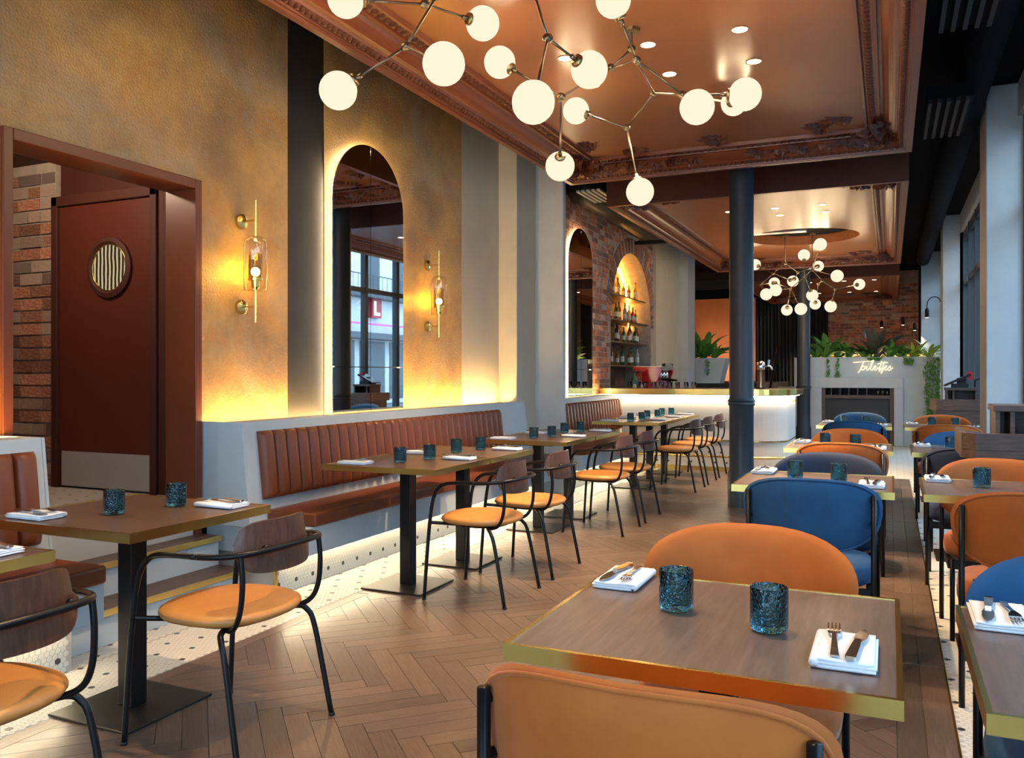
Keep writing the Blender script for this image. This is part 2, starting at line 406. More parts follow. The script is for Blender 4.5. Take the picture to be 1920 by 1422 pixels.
struct(MB().box(.62, 1.05, 20.0, 20.2, 0, CEIL).build('wall_rear_right', bench_m), 'pale blue wall carrying the gooseneck lamp')
# front wall behind the viewer, with a glazed opening
struct(MB().box(-6.2, -3.5, -4.2, -4, 0, CEIL).box(.9, 1.4, -4.2, -4, 0, CEIL).box(-3.5, .9, -4.2, -4, 3.6, CEIL).box(-3.5, .9, -4.2, -4, 0, .2).build('wall_front', plaster))
# right wall: sill, head, pillars
rw = MB(); rw.box(XR, XR + .3, -4.2, 24, 0, .18); rw.box(XR, XR + .3, -4.2, 24, 3.6, CEIL); rw.box(XR, XR + .3, 15.5, 16.6, 0, CEIL); rw.box(XR, XR + .3, 19.9, 24, 0, CEIL)
struct(rw.build('wall_right', plaster), 'window wall on the right')
struct(MB().box(.80, XR + .3, 8.72, 9.30, 0, CEIL).build('wall_right_pillar', plaster, bevel=.01), 'tall pale pillar between the right windows, nearest')
struct(MB().box(.80, XR + .3, 15.5, 16.2, 0, CEIL).build('wall_right_far_pillar', plaster, bevel=.01), 'tall pale pillar beyond the far service station')
struct(MB().box(.98, XR + .3, 2.4, 3.0, 0, CEIL).build('wall_right_near_pillar', plaster))
def window(n, y0, y1, label):
    w = MB()
    for z0, z1 in ((.18, .30), (3.46, 3.6), (2.72, 2.80)): w.box(XR + .05, XR + .13, y0, y1, z0, z1)
    root = struct(w.build('window_%d' % n, frame_m), label)
    k = max(1, round((y1 - y0) / 1.05)); st = (y1 - y0) / k
    for i in range(k + 1): MB().box(XR + .04, XR + .14, y0 + i * st - .045, y0 + i * st + .045, .18, 3.6).build('mullion', frame_m, root)
    for i in range(k):
        MB().box(XR + .085, XR + .09, y0 + i * st + .045, y0 + (i + 1) * st - .045, .3, 2.72).build('pane', pane_m, root)
        MB().box(XR + .085, XR + .09, y0 + i * st + .045, y0 + (i + 1) * st - .045, 2.8, 3.46).build('pane', pane_m, root)
        if i % 2: MB().tube([(XR + .02, y0 + i * st + .1, 1.0), (XR - .03, y0 + i * st + .1, 1.02), (XR - .03, y0 + i * st + .1, 1.2), (XR + .02, y0 + i * st + .1, 1.22)], .01).build('handle', steel_blk, root)
window(1, -3.9, 2.4, 'dark framed street window beside the viewer')
window(2, 3.0, 8.72, 'dark framed street window along the right tables')
window(3, 9.3, 15.5, 'dark framed glazed doors between the two pale pillars')

window(4, 16.6, 19.9, 'dark framed street window beyond the far pillar')
# --- vestibule behind the terracotta doorway
vs_ = MB().box(-6.0, XL, 2.2, 4.2, .30, .49); struct(vs_.build('floor_landing', grout), 'raised tiled landing in front of the red door')
hex_field('hexagon_tiles', bpy.data.objects['floor_landing'], -5.9, XL - .01, 2.25, 4.03, 'z', .492, sides=False)
struct(MB().box(-6.0, XL - .2, 2.2, 4.2, 2.78, 2.9).build('ceiling_landing', terra_dk))
struct(MB().box(-6.1, -6.0, 2.0, 4.3, 0, 2.9).box(-6.0, XL - .2, 2.1, 2.2, 0, 2.9).build('wall_landing', terra_dk))
vw = struct(MB().box(-4.36, XL - .1, 4.04, 4.2, .49, 2.8).box(-5.36, -4.36, 4.10, 4.2, .49, 2.8).build('wall_landing_rear', terra_dk), 'dark red panelled wall of the landing')
MB().box(-4.30, -4.00, 4.025, 4.04, .75, 2.6).build('panel', terra_dk, vw, bevel=.01)
# door frame in the ochre wall
fr = MB()
fr.box(XL - .22, XL + .02, 2.53, 2.58, .0, 2.42); fr.box(XL - .22, XL + .02, 3.695, 3.745, .0, 2.42); fr.box(XL - .22, XL + .02, 2.58, 3.695, 2.365, 2.42)
struct(fr.build('trim_2', terra, bevel=.004), 'terracotta painted frame of the doorway in the ochre wall')
port_m = emit('painted_glow_glass', (.8, .6, .28), .55); pn = port_m.node_tree  # bright gold reflections painted as glowing stripes, no room built behind the glass
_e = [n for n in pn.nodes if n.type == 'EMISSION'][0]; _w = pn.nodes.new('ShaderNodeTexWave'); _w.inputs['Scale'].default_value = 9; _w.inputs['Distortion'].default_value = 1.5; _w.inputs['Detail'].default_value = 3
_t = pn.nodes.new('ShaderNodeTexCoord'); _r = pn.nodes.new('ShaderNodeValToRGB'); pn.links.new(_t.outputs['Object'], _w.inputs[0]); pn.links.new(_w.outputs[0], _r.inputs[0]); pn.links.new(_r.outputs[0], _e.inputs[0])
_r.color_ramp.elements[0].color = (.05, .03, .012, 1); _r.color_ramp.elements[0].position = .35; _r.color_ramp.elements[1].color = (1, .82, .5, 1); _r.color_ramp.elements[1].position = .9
d1 = struct(MB().box(-5.30, -4.42, 4.045, 4.085, .50, 2.45).build('door_1', door_m, bevel=.004), 'dark red door with round porthole and steel kick plate')
MB().box(-5.36, -5.30, 4.02, 4.1, .49, 2.52).box(-4.42, -4.36, 4.02, 4.1, .49, 2.52).box(-5.36, -4.36, 4.02, 4.1, 2.45, 2.52).build('door_frame', terra_dk, d1, bevel=.006)
MB().box(-5.27, -4.425, 4.037, 4.045, .505, .745).build('kick_plate', kick_m, d1)['label'] = 'brushed steel kick plate'
RX = Matrix.Rotation(PI / 2, 4, 'X')
MB().lathe([(.175, 0), (.205, .0), (.205, .02), (.175, .03), (.16, .012), (.16, 0)], 36, (-4.80, 4.045, 2.0), RX).build('porthole_ring', terra_dk, d1, True, auto=.6)
MB().lathe([(.163, 0), (.163, .008)], 36, (-4.80, 4.045, 2.0), RX).build('porthole_glass', port_m, d1)['label'] = 'round porthole glass with bright reflections painted as glowing stripes'
MB().tube([(-4.80 + .160 * math.cos(2 * PI * i / 36), 4.032, 2.0 + .160 * math.sin(2 * PI * i / 36)) for i in range(36)], .007, 8, True).build('porthole_rim', brass, d1, True)

# --- bricks
def brick_wall(parent, plane, const, a0, a1, z0, z1, mask, n_obj, bh=.062, bl_=.205, mj=.013, proud=.012, dirn=1):
    """plane 'x': wall face at x=const facing +x, a=y ; plane 'y': wall face at y=const facing -y, a=x"""
    L = []; r = 0; z = z0
    while z + bh <= z1 + .001:
        a = a0 - (bl_ * .5 if r % 2 else 0) - .03 * random.random()
        while a < a1:
            l = bl_ * random.choice((1, 1, .96, 1.04, .52))
            s, e = max(a, a0), min(a + l, a1)
            if e - s > .03 and mask((s + e) / 2, z + bh / 2, (e - s) / 2): L.append((s, e, z))
            a += l + mj
        z += bh + mj; r += 1
    me = MB().box(-.5, .5, -.5, .5, -.5, .5).mesh('brick', brick_m)
    L.sort(key=lambda b: ((b[0] + b[1]) / 2 if plane == 'x' else 0, abs(b[2] - 1.6)))
    vs, fs, rn = [], [], []
    for i, (s, e, z) in enumerate(L):
        p = proud * random.uniform(.3, 1.); jz = random.uniform(-.002, .002)
        c = (const, (s + e) / 2, z + bh / 2 + jz) if plane == 'x' else ((s + e) / 2, const, z + bh / 2 + jz)
        sc = (2 * p, e - s, bh) if plane == 'x' else (e - s, 2 * p, bh)
        if i < n_obj: inst('brick', me, parent, c, (0, 0, 0), sc)
        else:
            o = len(vs)
            for v in me.vertices: vs.append((c[0] + v.co.x * sc[0], c[1] + v.co.y * sc[1], c[2] + v.co.z * sc[2]))
            for pl in me.polygons: fs.append(tuple(o + k for k in pl.vertices))
            rn += [random.random()] * 24
    if vs:
        m2 = bpy.data.meshes.new('brick_field'); m2.from_pydata(vs, [], fs); m2.materials.append(brick_m)
        at = m2.attributes.new('rnd', 'FLOAT', 'CORNER'); at.data.foreach_set('value', rn)
        inst('brick_field', m2, parent)['kind'] = 'stuff'
bwl = struct(MB().box(-5.95, -5.36, 4.06, 4.2, .49, 2.8).build('wall_landing_brick', mortar), 'exposed old brick wall beside the red door')
brick_wall(bwl, 'y', 4.06, -5.95, -5.365, .495, 2.76, lambda a, z, h: True, 300, bh=.075, bl_=.22, mj=.014, proud=.018)
# niche wall (back plane with arched opening)
NY0, NY1, NZ = 11.72, 13.98, 2.05
NC, NR = (NY0 + NY1) / 2, (NY1 - NY0) / 2
def arch_poly(y0, y1, zb, zs, n=20, grow=0.):
    c, r = (y0 + y1) / 2, (y1 - y0) / 2
    return [(y0, zb)] + [(c - r * math.cos(PI * i / n), zs + r * math.sin(PI * i / n)) for i in range(n + 1)] + [(y1, zb)]
def arched_wall(name, mat, y0, y1, z0, z1, oy0, oy1, zb, zs, x0, x1, n=24):
    m = MB(); m.box(x0, x1, y0, oy0, z0, z1); m.box(x0, x1, oy1, y1, z0, z1); m.box(x0, x1, oy0, oy1, z0, zb)
    c, r = (oy0 + oy1) / 2, (oy1 - oy0) / 2
    for i in range(n):
        a, b = PI * i / n, PI * (i + 1) / n
        P = [(c - r * math.cos(a), zs + r * math.sin(a)), (c - r * math.cos(b), zs + r * math.sin(b)), (c - r * math.cos(b), z1), (c - r * math.cos(a), z1)]
        m.prism(P, x0, x1, 'x')
    return m.build(name, mat)
nw = struct(arched_wall('wall_bar_brick', mortar, 8.46, 14.1, 0, CEIL, NY0, NY1, .9, NZ, XL - .45, XL), 'exposed brick wall with arched bottle niche behind the bar')
def nmask(a, z, h):
    if NY0 - h < a < NY1 + h and z < NZ: return False
    if z >= NZ and math.hypot(abs(a - NC) + 0 * h, z - NZ) < NR + .27: return False
    if 9.80 < a < 10.78 and z < 2.7: return False
    return not (z < .98)
brick_wall(nw, 'x', XL, 8.47, 14.09, 1.0, CEIL - .02, nmask, 300)
vme = MB().box(-.5, .5, -.5, .5, -.5, .5).mesh('voussoir', brick_m)
for i in range(48):
    t = PI * (i + .5) / 48
    o = inst('brick', vme, nw, (XL, NC - (NR + .125) * math.cos(t), NZ + (NR + .125) * math.sin(t)), (-(t - PI / 2) * -1 * -1, 0, 0), (.024, .062, .23))
    o.rotation_euler = (PI / 2 - t, 0, 0)
struct(MB().box(XL - .5, XL - .45, NY0 - .1, NY1 + .1, .8, 3.4).build('wall_niche_back', brick_m), 'amber lit brick back of the niche')

# --- floating terracotta ceilings
def ring_rect(x0, x1, y0, y1, o): return [(x0 + o, y0 + o), (x1 - o, y0 + o), (x1 - o, y1 - o), (x0 + o, y1 - o)]
PROF = [(0, 3.55), (0, 3.15), (.045, 3.15), (.047, 3.165), (.062, 3.165), (.065, 3.178), (.11, 3.192), (.118, 3.205), (.135, 3.208), (.150, 3.213), (.175, 3.228), (.20, 3.252), (.215, 3.272),
        (.235, 3.275), (.237, 3.262), (.258, 3.262), (.26, 3.275), (.325, 3.285), (.335, 3.27), (.352, 3.272), (.355, 3.30)]
def profile_strip(x0, x1, y0, y1, prof, name, mat, parent):
    vs = []; fs = []
    for o, z in prof: vs += [(x, y, z) for x, y in ring_rect(x0, x1, y0, y1, o)]
    for i in range(len(prof) - 1):
        for k in range(4): fs.append((i * 4 + k, (i + 1) * 4 + k, (i + 1) * 4 + (k + 1) % 4, i * 4 + (k + 1) % 4))
    return MB().add(vs, fs).build(name, mat, parent)
def bumps(x0, x1, y0, y1, o, z, w, pitch, h, ymin):
    m = MB()
    def lump(c, along):
        ax, ay = along; px_, py_ = -ay, ax
        vs = []
        for i in range(6):
            a = 2 * PI * i / 6; vs.append((c[0] + ax * pitch * .40 * math.cos(a) + px_ * w * .5 * math.sin(a), c[1] + ay * pitch * .40 * math.cos(a) + py_ * w * .5 * math.sin(a), z + .004))
        for i in range(6):
            a = 2 * PI * i / 6; vs.append((c[0] + ax * pitch * .25 * math.cos(a) + px_ * w * .32 * math.sin(a), c[1] + ay * pitch * .25 * math.cos(a) + py_ * w * .32 * math.sin(a), z - h * .8))
        vs.append((c[0], c[1], z - h))
        fs = [(i, (i + 1) % 6, 6 + (i + 1) % 6, 6 + i) for i in range(6)] + [(6 + i, 6 + (i + 1) % 6, 12) for i in range(6)]
        m.add(vs, [f[::-1] for f in fs])
    y = max(y0 + o, ymin)
    while y < y1 - o: lump((x0 + o, y), (0, 1)); lump((x1 - o, y), (0, 1)); y += pitch
    x = x0 + o
    while x < x1 - o: lump((x, y1 - o), (1, 0)); lump((x, y0 + o), (1, 0)); x += pitch
    return m
def leaf_cluster(n, L, seed):
    rr = random.Random(seed); m = MB()
    for i in range(n):
        a = rr.uniform(-1.0, 1.0); d = rr.uniform(.0, 1.) * L * (1 - abs(a) * .35); w = rr.uniform(.035, .055); l = rr.uniform(.07, .12)
        bx, by = d * math.sin(a * .28), d * math.cos(a * .28); hgt = rr.uniform(.012, .04) * (1.2 - d / L * .6)
        dr = Vector((math.sin(a), math.cos(a), 0)); sd = Vector((dr.y, -dr.x, 0)); P = []
        for t, ww, hh in ((0, .25, .3), (.3, 1, 1), (.65, .8, 1.1), (1, .1, .35)):
            c = Vector((bx, by, 0)) + dr * l * t
            P += [c - sd * w * ww * .5, c + Vector((0, 0, -hgt * hh)), c + sd * w * ww * .5]
        fs = []
        for k in range(3): fs += [(k * 3, k * 3 + 1, k * 3 + 4, k * 3 + 3), (k * 3 + 1, k * 3 + 2, k * 3 + 5, k * 3 + 4)]
        m.add(P, fs)
    return m
cl_me = leaf_cluster(70, .42, 3).mesh('acanthus_ornament', ornament)
cl_sm = leaf_cluster(22, .2, 5).mesh('leaf_ornament', ornament)
def ceiling_panel(y0, y1, label, fine=True, ymin=-9., hole=None):
    x0, x1 = -2.88, .17
    root = struct(MB().box(x0 + .01, x1 - .01, y0 + .01, y1 - .01, 3.45, 3.55).build('ceiling_panel', terra_dk), label)
    c = profile_strip(x0, x1, y0, y1, PROF, 'cornice', terra, root)
    profile_strip(x0, x1, y0, y1, [(-.002, 3.56), (-.002, 3.152)], 'fascia', terra_dk, root)  # shade on the panel sides put in as a darker red than the cornice
    xi0, xi1, yi0, yi1 = x0 + .35, x1 - .35, y0 + .35, y1 - .35
    if hole:
        hx, hy, hr = hole; n = 48; vs = []; fs = []
        for i in range(n):
            a = 2 * PI * i / n; dx, dy = math.cos(a), math.sin(a)
            t = min((xi1 - hx) / dx if dx > 1e-6 else 9e9, (xi0 - hx) / dx if dx < -1e-6 else 9e9, (yi1 - hy) / dy if dy > 1e-6 else 9e9, (yi0 - hy) / dy if dy < -1e-6 else 9e9)
            vs += [(hx + hr * dx, hy + hr * dy, 3.30), (hx + t * dx, hy + t * dy, 3.30), (hx + hr * dx, hy + hr * dy, 3.449)]
        for i in range(n):
            j = (i + 1) % n; fs += [(3 * i, 3 * j, 3 * j + 1, 3 * i + 1), (3 * i, 3 * i + 2, 3 * j + 2, 3 * j)]
        for cx, cy in ((xi0, yi0), (xi1, yi0), (xi1, yi1), (xi0, yi1)):
            vs.append((cx, cy, 3.30)); k = len(vs) - 1
            a = math.atan2(cy - hy, cx - hx) % (2 * PI); i = int(a / (2 * PI / n)); j = (i + 1) % n
            fs.append((3 * i + 1, 3 * j + 1, k))
        MB().add(vs, fs).build('soffit', terra_soff, root)
        MB().lathe([(hr - .002, 0), (hr - .002, .002)], 48, (hx, hy, 3.44)).build('recess', ceil_blk, root)
        MB().box(hx - .7, hx + .05, hy - .08, hy + .08, 3.38, 3.43).build('recess_duct', steel, root)
    else:
        MB().add([(xi0, yi0, 3.30), (xi1, yi0, 3.30), (xi1, yi1, 3.30), (xi0, yi1, 3.30)], [(0, 3, 2, 1)]).build('soffit', terra_soff, root)
    if fine:
        o = bumps(x0, x1, y0, y1, .088, 3.185, .046, .046, .018, ymin).build('egg_and_dart_band', ornament, root, True); o['kind'] = 'stuff'
        o = bumps(x0, x1, y0, y1, .292, 3.280, .06, .062, .016, ymin).build('leaf_band', ornament, root, True); o['kind'] = 'stuff'
    for (cx, cy, r) in ((x0 + .17, y1 - .17, 0), (x1 - .17, y1 - .17, 0), (x0 + .17, y0 + .17, 1), (x1 - .17, y0 + .17, 1)):
        if cy < 0: continue
        sx = 1 if cx < -1 else -1; sy = 1 if r else -1
        base = math.atan2(sy, sx)
        for da in (-.76, -.3, .3, .76):
            inst('corner_ornament', cl_me, root, (cx, cy, 3.24 if abs(da) > .5 else 3.275), (0, 0, base + da - PI / 2), (1, 1.3 if abs(da) > .5 else .7, 1.5))
        for ox, oy, ra in ((sx * .5, sy * .27, 0), (sx * .27, sy * .5, 0)):
            inst('leaf_ornament', cl_sm, root, (cx + ox, cy + oy, 3.30), (0, 0, base - PI / 2 + (.6 if abs(ox) > abs(oy) else -.6)))
    if fine:
        for i in range(4):
            for sx, xx in ((1, x0 + .62 + i * .19), (-1, x1 - .62 - i * .19)):
                inst('scroll_ornament', cl_sm, root, (xx, y1 - .19, 3.235), (0, 0, -sx * PI / 2 + (.35 if i % 2 else -.35)), (.8, 1.1 - .15 * i, 1.3))
    if fine: inst('leaf_ornament', cl_sm, root, ((x0 + x1) / 2, y1 - .42, 3.30), (0, 0, PI), (1.3, 1, 1))
    return root
p1 = ceiling_panel(-3.2, 7.80, 'terracotta floating ceiling with moulded cornice, nearest', ymin=1.6)
p2 = ceiling_panel(8.96, 15.6, 'terracotta floating ceiling with round recess over the bar', hole=(-1.17, 13.0, .78))
p3 = ceiling_panel(17.4, 23.2, 'terracotta floating ceiling at the rear', fine=False)

# ================================================================== BANQUETTES
def rib_mesh():
    W_, D_, Hh = .0525, .062, .40; n = 8; lev = [(0, .55), (.012, .85), (.035, 1), (.2, 1), (.365, 1), (.388, .85), (.4, .55)]
    vs = []
    for z, k in lev:
        for i in range(n + 1):
            a = PI * i / n
            vs.append((D_ * math.sin(a) ** .7 * k, -W_ * math.cos(a), z))
    fs = []
    for l in range(len(lev) - 1):
        for i in range(n): fs.append((l * (n + 1) + i, l * (n + 1) + i + 1, (l + 1) * (n + 1) + i + 1, (l + 1) * (n + 1) + i))
    fs += [tuple(range(n + 1))[::-1], tuple(range((len(lev) - 1) * (n + 1), len(lev) * (n + 1)))]
    return MB().add(vs, fs).mesh('channel', leather_b, True)
RIB = rib_mesh()
def banquette(y0, y1, label, ledge_y1=None, cush=None):
    t = thing('banquette', label, 'banquette', (0, 0, 0), 0, 'banquettes along the left wall')
    ly = ledge_y1 or y1
    MB().box(XL + .005, -3.22, y0 + .06, y1, 0, .24).build('plinth', grout, t)
    hf = hex_field('hexagon_skirting', t, y0 + .07, y1 - .01, .004, .238, 'x', -3.2175); hf['label'] = 'white hexagon tile skirting with charcoal dots'
    MB().box(-3.225, -3.208, y0 + .04, y0 + .06, 0, .24).build('brass_trim', brass, t)
    MB().box(XL + .005, -3.02, y0 + .02, y1, .24, .40).build('seat_base', bench_m, t, bevel=.004)
    MB().box(-3.40, -3.0, y0 + .14, y1, .40, .478).build('seat_cushion', leather_b, t, bevel=.015, seg=3)
    MB().prism([(XL + .15, .40), (-3.345, .40), (-3.36, .55), (-3.41, 1.0), (XL + .15, 1.0)], y0, ly, 'y').build('backrest_panel', bench_m, t, bevel=.004)
    MB().prism([(XL + .005, .40), (XL + .15, .40), (XL + .15, .96), (XL + .005, .96)], y0, ly, 'y').build('ledge_trough', bench_m, t)
    MB().box(XL + .125, XL + .145, y0 + .03, ly - .03, .965, .975).build('ledge_led_strip', led_m, t)
    MB().prism([(XL + .005, .40), (-3.345, .40), (-3.36, .55), (-3.41, 1.0), (XL + .005, 1.0)], y0 - .015, y0, 'y').build('end_panel', bench_m, t)
    MB().prism([(XL + .005, .40), (-3.345, .40), (-3.36, .55), (-3.41, 1.0), (XL + .005, 1.0)], ly, ly + .015, 'y').build('end_panel', bench_m, t)
    MB().box(-3.20, -3.185, y0 + .1, y1 - .05, .228, .236).build('toe_kick_led_strip', led_w, t)
    a = math.atan2(.05, .45); c0, c1 = cush or (y0 + .10, y1)
    n = int((c1 - c0) / .107)
    if y0 < 0: c0 = c1 - n * .107
    for i in range(n): inst('channel', RIB, t, (-3.358, c0 + .107 * (i + .5), .545), (0, -a, 0))
    return t
banquette(-.6, 2.513, 'chestnut leather banquette cut off by the left picture edge', cush=(-.5, 2.462))
banquette(3.775, 7.86, 'long chestnut leather banquette under the arched mirror', cush=(3.88, 7.2))
banquette(8.48, 11.1, 'chestnut leather banquette ending at the bar')
# steps between the first two banquettes
st = thing('steps', 'two dark wood steps with brass nosing between the banquettes', 'steps')
for z, x in ((.17, -3.36), (.34, -3.56)):
    MB().box(XL - .02, x - .01, 2.51, 3.75, z - .17, z - .025).build('riser', bench_m, st)
    MB().box(XL - .02, x, 2.51, 3.75, z - .025, z).build('tread', walnut_st, st)
    MB().box(x, x + .012, 2.51, 3.75, z - .028, z + .002).build('nosing', brass, st)
# ================================================================== ARCHED MIRRORS
def arched_mirror(y0, y1, zb, ztop, label, split):
    t = thing('arched_mirror', label, 'mirror', (XL, (y0 + y1) / 2, zb))
    c, r = 0, (y1 - y0) / 2; zs = ztop - r - zb
    def half(sg, a, b):
        pts = [(0, a)] if a < zs else []
        P = [(sg * .003, a), (sg * r, a), (sg * r, b)] if b <= zs else [(sg * .003, a), (sg * r, a)] + [(sg * max(.003, r * math.cos(PI / 2 * i / 16)), zs + r * math.sin(PI / 2 * i / 16)) for i in range(17)]
        if b <= zs: P.append((sg * .003, b))
        return P if sg > 0 else P[::-1]
    for sg in (-1, 1):
        for a, b in ((.0, split - .003), (split + .003, 9)):
            MB().prism(half(sg, a, b), .045, .055, 'x').build('pane', mirror_m, t)
    out = [(.03, -r + .028, 0), (.03, -r + .028, zs)] + [(.03, -(r - .028) * math.cos(PI * i / 24), zs + (r - .028) * math.sin(PI * i / 24)) for i in range(1, 24)] + [(.03, r - .028, zs), (.03, r - .028, 0)]
    MB().prism([(p[1] * .93, p[2] * .985) for p in out], .004, .03, 'x').build('backing', black, t)
    MB().tube(out, .008, 6).build('halo_led_strip', halo_m, t)
    return t
arched_mirror(4.97, 5.925, 1.0, 3.04, 'tall arched mirror with glowing edge on the ochre wall', .335)
arched_mirror(9.83, 10.75, 1.0, 3.17, 'arched mirror with glowing edge on the brick wall', .34)

# ================================================================== COLUMNS
def column(x, y, label, ring_z):
    r = .115
    o = MB().lathe([(r * 1.14, 0), (r * 1.14, .30), (r * 1.08, .33), (r, .36), (r, ring_z - .05), (r * 1.12, ring_z - .03), (r * 1.06, ring_z - .01), (r * 1.16, ring_z), (r * 1.06, ring_z + .015), (r, ring_z + .03), (r, CEIL)], 32).build('column', column_m, None, True, loc=(x, y, 0), auto=.7)
    return tag(o, label, 'column', 'cast iron columns')
column(-1.31, 8.32, 'slate blue cast iron column in front of the bar', 1.02)
column(-1.42, 16.0, 'slate blue cast iron column beside the planter wall', 1.05)

# ================================================================== BAR
bar = thing('bar_counter', 'white curved bar counter with brass edge and glowing underside', 'bar', (0, 0, 0))
def bar_outline(off, x_l=XL + .005, y_f=11.25, x_r=-1.22, y_b=12.5, R=.38):
    P = [(x_l, y_f - off)]
    for i in range(13):
        a = -PI / 2 + PI / 2 * i / 12; P.append((x_r - R + (R + off) * math.cos(a), y_f + R + (R + off) * math.sin(a)))
    P.append((x_r + off, y_b)); return P
def strip(P, z0, z1, th=.02):
    Q = []
    for i, p in enumerate(P):
        a = Vector(P[min(i + 1, len(P) - 1)]) - Vector(P[max(i - 1, 0)]); a.normalize(); Q.append((p[0] - a.y * th, p[1] + a.x * th))
    m = MB(); n = len(P)
    vs = [(x, y, z) for z in (z0, z1) for x, y in P] + [(x, y, z) for z in (z0, z1) for x, y in Q]
    fs = []
    for i in range(n - 1):
        fs += [(i, i + 1, n + i + 1, n + i), (2 * n + i + 1, 2 * n + i, 3 * n + i, 3 * n + i + 1), (n + i, n + i + 1, 3 * n + i + 1, 3 * n + i), (i + 1, i, 2 * n + i, 2 * n + i + 1)]
    fs += [(0, n, 3 * n, 2 * n), (n - 1, 3 * n - 1, 4 * n - 1, 2 * n - 1)]
    return m.add(vs, fs)
strip(bar_outline(0), .40, 1.0, .25).build('front_panel', M('white_lacquer', (.66, .65, .62), .4), bar)
strip(bar_outline(-.004), .04, .40, .2).build('tiled_base', hexw, bar)
hb = hex_field('hexagon_tiles', bar, XL + .02, -1.6, .05, .39, 'x', 0.0)
hb.rotation_euler = (0, 0, -PI / 2); hb.location = (0, 11.25 + .002, 0); hb.scale = (1, 1, 1)
strip(bar_outline(.012), .395, .408, .02).build('brass_line', brass, bar)
strip(bar_outline(.012), .0, .05, .03).build('brass_plinth', brass, bar)
P = bar_outline(.13)
MB().tube([(x, y, .20) for x, y in P], .016, 8).build('foot_rail', brass, bar, True)
for i in (0, 1):
    MB().tube([(-2.9 + i * 1.1, 11.12, .20), (-2.9 + i * 1.1, 11.12, .0)], .011, 8).build('rail_post', brass, bar)
P = bar_outline(.10)
MB().prism(P + [(XL + .005, 12.5)], 1.0, 1.012).build('counter_underside', bench_m, bar)
MB().prism(P + [(XL + .005, 12.5)], 1.012, 1.078).build('counter_top', walnut_st, bar)
strip(bar_outline(.11), 1.008, 1.083, .012).build('brass_edge', brass, bar)
strip(bar_outline(.055), .985, .998, .012).build('led_strip', led_w, bar)
MB().box(-1.206, -1.19, 11.95, 12.0, .90, .93).box(-1.206, -1.19, 12.2, 12.25, .90, .93).build('hatch_hinge', brass, bar)
bc = thing('back_counter', 'low dark back counter below the bottle niche', 'counter', (-3.4, 12.9, 0))
MB().box(-.3, .25, -1.2, 1.2, 0, .92).build('body', walnut_st, bc); MB().box(-.3, .27, -1.22, 1.22, .92, .95).build('worktop', steel, bc)
# niche shelves, mirror panels and bottles
ns = thing('niche_shelving', 'bronze mirror back with glass shelves in the lit brick niche', 'shelving', (XL - .25, NC, .9))
MB().box(-.18, -.16, -.62, .40, .2, 2.0).build('bronze_panel', tintmirror, ns)
SHZ = [1.42, 1.78, 2.12, 2.50]
for z in SHZ: MB().box(-.17, .20, -NR + (.01 if z < 2.4 else .14), NR - (.01 if z < 2.4 else .14), z - .9 - .02, z - .9).build('shelf', brass_d, ns)
MB().tube([(-.12, -(NR - .06) * math.cos(PI * i / 20), NZ - .9 + (NR - .06) * math.sin(PI * i / 20)) for i in range(21)], .014, 6).build('niche_led_strip', emit('amber_led', (1., .45, .07), 65), ns)
def bottle_mesh(h, r, mat, capm):
    b = MB().lathe([(r * .9, 0), (r, .01), (r, h * .58), (r * .8, h * .66), (r * .35, h * .76), (r * .32, h * .95)], 12).mesh('body', mat, True)
    c = MB().lathe([(r * .36, h * .94), (r * .36, h)], 10).mesh('cap', capm)
    l = MB().lathe([(r * 1.01, h * .18), (r * 1.01, h * .46)], 12).mesh('label_band', M('label_%d' % len(MATS), (.75, .70, .55), .6))
    return b, c, l
bcols = [('amber', (.45, .16, .02)), ('green', (.03, .22, .05)), ('clear', (.75, .75, .66)), ('red', (.5, .02, .02)), ('golden', (.65, .38, .05)), ('dark', (.03, .02, .015))]
BM = [(n, bottle_mesh(.30 + .02 * (i % 3), .037, M('bottle_' + n, c, .08, trans=.5), black)) for i, (n, c) in enumerate(bcols)]
ordn = ['first', 'second', 'third', 'fourth', 'fifth', 'sixth', 'seventh', 'eighth', 'ninth', 'tenth', 'eleventh', 'twelfth']
def bottle(k, loc, label, group, sc=1.):
    n, (b, c, l) = BM[k]
    t = thing('bottle', label, 'bottle', loc, 0, group); t.scale = (sc, sc, sc)
    bo = inst('body', b, t); inst('cap', c, bo); inst('label_band', l, bo)
rb = random.Random(4)
for si, (z, cnt) in enumerate(zip(SHZ, (7, 9, 9, 6))):
    for i in range(cnt):
        k = rb.randrange(6); w = 1.95 if z < 2.4 else 1.5
        y = NC - w / 2 + w * (i + .5) / cnt + rb.uniform(-.04, .04)
        bottle(k, (XL - .16 + rb.uniform(-.03, .04), y, z + .001), '%s spirits bottle, %s from the left on the %s niche shelf' % (BM[k][0], ordn[i], ['lowest', 'second', 'third', 'top'][si]), 'bottles in the brick niche', rb.uniform(.75, .98))
for i in range(4):
    bottle([1, 3, 3, 0][i], (-3.42, 11.95 + .1 * i, .951), '%s syrup bottle, %s from the left beside the coffee machine' % (BM[[1, 3, 3, 0][i]][0], ordn[i]), 'bottles beside the coffee machine', 1.25)
cm = thing('espresso_machine', 'glossy red espresso machine with chrome group heads behind the bar', 'coffee machine', (-3.32, 12.75, .951))
MB().prism([(-.24, .06), (.05, .06), (.12, .16), (.2, .36), (.2, .44), (-.24, .44)], -.40, -.36, 'y').build('side_panel', red_gloss, cm, bevel=.01)
MB().prism([(-.24, .06), (.05, .06), (.12, .16), (.2, .36), (.2, .44), (-.24, .44)], .36, .40, 'y').build('side_panel', red_gloss, cm, bevel=.01)
MB().box(-.23, .04, -.36, .36, .05, .43).build('body', chrome, cm, bevel=.02); MB().box(-.22, .2, -.36, .36, .39, .45).build('cup_tray', steel, cm)
